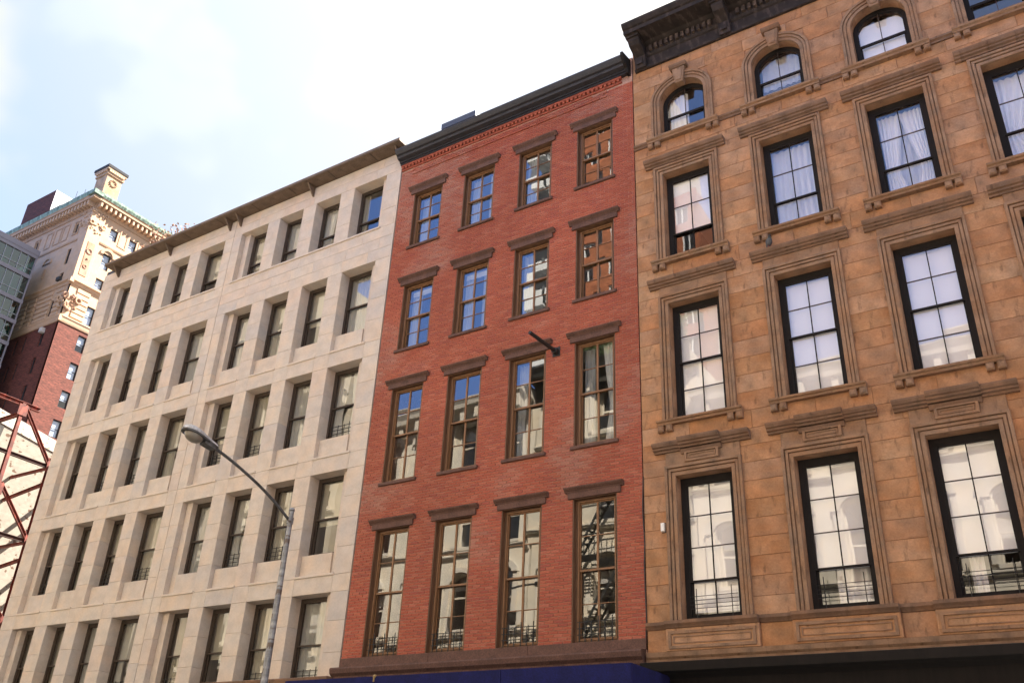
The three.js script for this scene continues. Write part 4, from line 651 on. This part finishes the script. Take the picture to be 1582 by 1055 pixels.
// ---------------------------------------------------------------- glass building at the far left
{
  const t = thing('glass_building', 'dark green glass building with grey floor bands at the far edge', 'building', [-95, 0, -15]);
  const BAND = M([0.20, 0.19, 0.23], { roughness: 0.5 }), TG = glassMat(1.9, [0.22, 0.46, 0.42]), MU = M([0.3, 0.32, 0.36], { roughness: 0.4 });
  const x = -95, z0 = 2, z1 = -26.55;
  part(t, 'core', box(-112, x - 5, -1.6, 55.2, z1 + 0.3, z0), ROOM); part(t, 'roof', box(-112, x + 0.15, 55.2, 55.85, z1 - 0.1, z0), BAND);
  const lv = [55.0, 52.3, 49.1, 46.55, 43.85, 41.1, 38.4, 35.7, 33.0, 30.3, 27.6, 24.9];
  lv.forEach((y, i) => {
    part(t, 'floor_band', box(-112, x + 0.1, y - 0.22, y + 0.22, z1 - 0.05, z0), BAND); part(t, 'floor_slab', box(x - 5, x - 0.12, y - 0.1, y + 0.1, z1 + 0.31, z0 - 0.01), MU);
    if (!i) return; const top = lv[i - 1] - 0.22, b = y + 0.22;
    for (let z = z1 + 0.15; z < z1 + 9; z += 0.87) { const m = part(t, 'pane', box(x - 0.06, x - 0.04, b, top, z, z + 0.82), TG); m.rotation.y = 0; part(t, 'mullion', box(x - 0.1, x + 0.04, b, top, z + 0.82, z + 0.87), MU); if (rnd() < 0.5) part(t, 'blind', box(x - 0.5, x - 0.48, b + rr(0, 1.2), top, z, z + 0.8), M([0.25, 0.5, 0.47])); }
    part(t, 'mullion', box(x - 0.1, x + 0.06, b, top, z1, z1 + 0.15), BAND); part(t, 'transom', box(x - 0.09, x + 0.03, mix(b, top, 0.3) - 0.03, mix(b, top, 0.3) + 0.03, z1 + 0.15, z1 + 9), MU);
  });
}

// ---------------------------------------------------------------- across the street: what the windows mirror
function streetHouse(o) {
  const { name, label, x0, x1, top, z = 19, wall, trim, floors, n, arch, corniceM, dark } = o;
  const t = thing(name, label, 'building', [(x0 + x1) / 2, 0, z]); t.rotation.y = Math.PI;   // facade faces -z
  const W = x1 - x0, L = (m, g, n2, par = t) => { const q = mesh(n2, g, m, par); return q; };
  const bay = W / n, fh = (top - 3.6) / floors, holes = [], wins = [];
  for (let f = 0; f < floors; f++) for (let i = 0; i < n; i++) {
    const cx = -W / 2 + bay * (i + 0.5), hw = Math.min(0.62, bay * 0.27), y0 = 4.0 + E + f * fh, y1 = y0 + fh * 0.66, a = arch(f);
    const pts = [[cx - hw, y0]]; if (a) for (let k = 0; k <= 14; k++) { const th = Math.PI * (1 - k / 14); pts.push([cx + hw * Math.cos(th), y1 - hw * a + hw * a * Math.sin(th)]); } else pts.push([cx - hw, y1], [cx + hw, y1]); pts.push([cx + hw, y0]); holes.push(pts); wins.push([cx, hw, y0, y1, a]);
  }
  L(wall, holed(-W / 2, W / 2, 0, top + E - 0.01, holes, -0.5, 0), 'wall');
  L(ROOM, box(-W / 2 + 0.35, W / 2 - 0.35, 0, top + E - 0.32, -7.9, -7.6), 'rear_wall'); for (let f = 0; f <= floors; f++) L(ROOM, box(-W / 2 + 0.35, W / 2 - 0.35, 3.3 + E + f * fh - 0.15, 3.3 + E + f * fh + 0.15, -7.59, -0.503), 'floor_slab'); for (let i = 2; i < n; i += 2) L(ROOM, box(-W / 2 + bay * i - 0.06, -W / 2 + bay * i + 0.06, 3.46 + E, top + E - 0.9, -7.58, -0.504), 'partition'); for (const sg of [-1, 1]) L(wall, box(sg * (W / 2 - 0.16) - 0.15, sg * (W / 2 - 0.16) + 0.15, 0, top + E - 0.3, -8, -0.502), 'side_wall'); L(dark, box(-W / 2 + 0.6, W / 2 - 0.6, 0.1, 3.6, -0.1, 0.02), 'storefront');
  wins.forEach(([cx, hw, y0, y1, a]) => {
    const g = new THREE.Group(); g.name = 'window'; g.position.set(cx, y0, 0); t.add(g); const h = y1 - y0;
    mesh('frame', merged([box(-hw, -hw + 0.07, 0, h, -0.42, -0.34), box(hw - 0.07, hw, 0, h, -0.42, -0.34), box(-hw + 0.07, hw - 0.07, h * 0.5 - 0.04, h * 0.5 + 0.04, -0.42, -0.34)]), o.frame || trim, g);
    pane(g, hw * 2, h, 0, h / 2, -0.4, GLASSF); if (rnd() < 0.75) mesh('blind', box(-hw + 0.05, hw - 0.05, h * rr(0.3, 0.7), h, -0.6, -0.58), FABRIC2, g);
    mesh('sill', block(-hw - 0.12, hw + 0.12, -0.16, 0, -0.2, 0.14, 0.01), trim, g);
    if (a) { const s = new THREE.Shape(); const sp = h - hw * a; const P = (q, n2 = 16) => Array.from({ length: n2 + 1 }, (_, k) => { const th = Math.PI * k / n2; return new THREE.Vector2((hw + q) * Math.cos(th), sp + (hw * a + q) * Math.sin(th)); }); s.setFromPoints([...P(0.34), ...P(0.06).reverse()]); mesh('hood', extr(s, -0.02, 0.18), trim, g); for (const sg of [-1, 1]) mesh('pilaster', block(sg * (hw + 0.2) - 0.12, sg * (hw + 0.2) + 0.12, 0, sp, -0.02, 0.1, 0.01), trim, g); }
    else mesh('lintel', mould([[-0.05, h + 0.02], [0.08, h + 0.02], [0.1, h + 0.2], [0.2, h + 0.3], [-0.05, h + 0.32]], -hw - 0.2, hw + 0.2), trim, g);
  });
  for (let f = 1; f < floors; f++) L(trim, mould([[-0.02, 0], [0.12, 0], [0.2, 0.1], [0.2, 0.16], [-0.02, 0.18]], -W / 2, W / 2).translate(0, 3.62 + E + f * fh, 0), 'string_course');
  const T = top + E; L(corniceM, mould([[-0.3, T - 1.3], [0.1, T - 1.3], [0.14, T - 0.75], [0.3, T - 0.6], [0.75, T - 0.5], [0.8, T - 0.3], [0.95, T - 0.05], [0.95, T], [-0.3, T + 0.05]], -W / 2 - 0.02, W / 2 + 0.02), 'cornice');
  for (let x = -W / 2 + 0.3; x < W / 2; x += bay / 2) L(corniceM, block(x - 0.14, x + 0.14, T - 1.25, T - 0.52, 0, 0.62, 0.02), 'bracket');
  return t;
}
{
  const CR = M([0.74, 0.65, 0.50], { map: rep(lime, 0.5) }), CR2 = M([0.78, 0.70, 0.56], { map: rep(lime, 0.5) }), CRT = M([0.70, 0.63, 0.52], { map: lime }), DK = M([0.045, 0.04, 0.038]), DKC = M([0.05, 0.05, 0.045], { map: grime }), BR = M([0.42, 0.14, 0.075], { map: rep(farBrick, 0.47) });
  streetHouse({ name: 'cream_building', label: 'narrow low cream building across the street with two windows on each floor', x0: -40, x1: -35.5, top: 23, wall: CR, trim: CRT, floors: 5, n: 2, arch: () => 0, corniceM: CR2, dark: DK });
  streetHouse({ name: 'cream_building', label: 'cream building with round-arched windows across the street, mirrored below the brick cornice windows', x0: -32.9, x1: -22.5, top: 19.6, wall: CR2, trim: CRT, floors: 4, n: 4, arch: (f) => (f === 3 ? 1 : f === 1 ? 0.5 : 0), corniceM: CRT, dark: DK });
  streetHouse({ name: 'cream_building', label: 'taller cream stone building across the street, mirrored in the upper pale building windows', x0: -46, x1: -40.1, top: 33, wall: CR2, trim: CRT, floors: 7, n: 3, arch: () => 0, corniceM: CR2, dark: DK });
  streetHouse({ name: 'tan_building', label: 'tall tan building across the street, mirrored in the pale building windows', x0: -84, x1: -46.1, top: 46, wall: M([0.46, 0.39, 0.30], { map: rep(lime, 0.5) }), trim: CRT, floors: 12, n: 14, arch: () => 0, corniceM: CRT, dark: DK });
  const h3 = streetHouse({ name: 'cream_building', label: 'cream building with a dark cornice and fire escape across the street', x0: -22.4, x1: -14.2, top: 20.2, wall: CR, trim: CR2, floors: 4, n: 3, arch: (f) => (f % 2 ? 0.6 : 0), corniceM: DKC, dark: DK });
  streetHouse({ name: 'cream_building', label: 'pale building with arched hoods across the street, mirrored in the brownstone windows', x0: -14.1, x1: 1.5, top: 17.5, wall: CR2, trim: CRT, floors: 3, n: 6, arch: (f) => (f === 1 ? 0.75 : f === 2 ? 0.5 : 0), corniceM: CRT, dark: DK });
  streetHouse({ name: 'brick_house', label: 'red brick building across the street, its colour mirrored in the rightmost brownstone windows', x0: 1.6, x1: 13, top: 17, wall: BR, trim: CRT, floors: 4, n: 4, arch: () => 0, corniceM: DKC, dark: DK });
  // fire escape
  const fe = thing('fire_escape', 'black iron fire escape on the cream facade across the street', 'fire escape', [-18.3, 0, 18.9]);
  for (const y of [6.3, 10.3, 14.3]) { const g = []; for (let i = 0; i <= 12; i++) g.push(new THREE.BoxGeometry(0.03, 0.9, 0.03).translate(-1.5 + i * 0.25, y + E + 0.45, -1.0)); g.push(new THREE.BoxGeometry(3.05, 0.05, 0.05).translate(0, y + E + 0.92, -1), new THREE.BoxGeometry(3.05, 0.05, 0.05).translate(0, y + E + 0.5, -1)); for (let i = 0; i < 8; i++) g.push(new THREE.BoxGeometry(3.05, 0.03, 0.05).translate(0, y + E, -0.12 - i * 0.12)); mesh('balcony', merged(g), IRON, fe); if (y < 14) { const s = []; for (const z of [-0.9, -0.4]) s.push(bar([-1.2, y + E, z], [1.2, y + E + 4, z], 0.05, 0.1)); for (let i = 0; i < 14; i++) s.push(new THREE.BoxGeometry(0.18, 0.03, 0.5).translate(-1.2 + 2.4 * i / 14, y + E + 4 * i / 14, -0.65)); mesh('stair', merged(s), IRON, fe); } }
  // rooftop planting over the dark cornice
  const rp = thing('roof_planting', 'green rooftop plants above the dark cornice across the street', 'shrub', [-18.3, 20.2 + E, 20.2]); mesh('planter', block(-3.6, 3.6, 0, 0.5, -0.4, 0.4, 0.02), DKC, rp);
  const lf = new THREE.BufferGeometry(); lf.setAttribute('position', new THREE.Float32BufferAttribute([0, 0, 0, 0.07, 0.1, 0.02, 0, 0.26, 0, -0.07, 0.1, 0.02], 3)); lf.setIndex([0, 1, 2, 0, 2, 3]); lf.computeVertexNormals();
  const im = new THREE.InstancedMesh(lf, new THREE.MeshPhysicalMaterial({ color: col(0.10, 0.16, 0.045), roughness: 0.8, transmission: 0.3, thickness: 0 }), 3500), mm = new THREE.Matrix4(), q = new THREE.Quaternion(), e = new THREE.Euler(); for (let i = 0; i < 3500; i++) { const x = rr(-3.5, 3.5), hh = 1.1 + 1.1 * fbm((x + 4) / 8, 0.3, 8, 8, 3, 301) * 1.6; q.setFromEuler(e.set(rr(-1.2, 1.2), rr(0, 6.3), rr(-1.2, 1.2))); const s = rr(0.7, 1.3); mm.compose(new THREE.Vector3(x, 0.4 + rnd() * hh, rr(-0.6, 0.6)), q, new THREE.Vector3(s, s, s)); im.setMatrixAt(i, mm); } im.name = 'foliage'; im.userData.kind = 'stuff'; rp.add(im);
  // tall buildings behind
  const tall = (name, label, x0, x1, y1, z, wallM, trimM, fh, bw, balc) => {
    const t = thing(name, label, 'building', [(x0 + x1) / 2, 0, z]); t.rotation.y = Math.PI; const W = x1 - x0, n = Math.max(1, Math.round(W / bw)), b = W / n, holes = [], g = new THREE.PlaneGeometry(b * 0.6, fh * 0.56), ws = [];
    for (let y = 16; y + fh < y1 + E; y += fh) for (let i = 0; i < n; i++) { const cx = -W / 2 + b * (i + 0.5); holes.push([cx - b * 0.3, cx + b * 0.3, y + fh * 0.22, y + fh * 0.78]); ws.push([cx, y + fh * 0.5]); }
    mesh('wall', holed(-W / 2, W / 2, 0, y1 + E, holes, -0.4, 0), wallM, t); mesh('core', box(-W / 2 + 0.02, W / 2 - 0.02, 0, y1 + E - 0.1, -12, -4), ROOM, t); for (let y = 16; y < y1 + E; y += fh) mesh('floor_slab', box(-W / 2 + 0.021, W / 2 - 0.021, y - 0.15, y + 0.15, -3.99, -0.401), ROOM, t); for (const sg of [-1, 1]) mesh('side_wall', box(sg * (W / 2 - 0.1) - 0.08, sg * (W / 2 - 0.1) + 0.08, 0, y1 + E - 0.1, -3.99, -0.402), wallM, t);
    ws.forEach(([x, y]) => { const w = new THREE.Group(); w.name = 'window'; w.position.set(x, y, 0); t.add(w); const p = mesh('pane', g, GLASSF, w); p.position.z = -0.2; mesh('frame', merged([ring(b * 0.6, fh * 0.56, 0.1, -0.26, -0.14).translate(0, -fh * 0.28, 0), box(-0.05, 0.05, -fh * 0.26, fh * 0.26, -0.25, -0.15)]), trimM, w); if (balc) { mesh('balcony', merged([box(-b * 0.42, b * 0.42, -fh * 0.34, -fh * 0.28, 0, 1.1), box(-b * 0.42, b * 0.42, -fh * 0.28, -fh * 0.02, 1.05, 1.1)]), trimM, w); } });
  };
  const GR = M([0.5, 0.52, 0.53], { map: speck }), GR2 = M([0.66, 0.68, 0.68]);
  tall('brick_tower', 'tall orange brick tower behind the cream buildings across the street', -32.4, -25.2, 62, 40, M([0.56, 0.23, 0.11], { map: rep(farBrick, 0.47) }), GR2, 3.1, 1.8, false);
  tall('brick_tower', 'lower orange brick wing beside the tall tower across the street', -25.1, -21.3, 46, 40.2, M([0.50, 0.21, 0.11], { map: rep(farBrick, 0.47) }), GR2, 3.1, 1.9, false);
  tall('balcony_tower', 'pale grey tower of stacked balconies behind the cream buildings across the street', -36.5, -32.5, 58, 40.5, GR, GR2, 3.0, 2.0, true);
}

renderer.render(scene, camera);
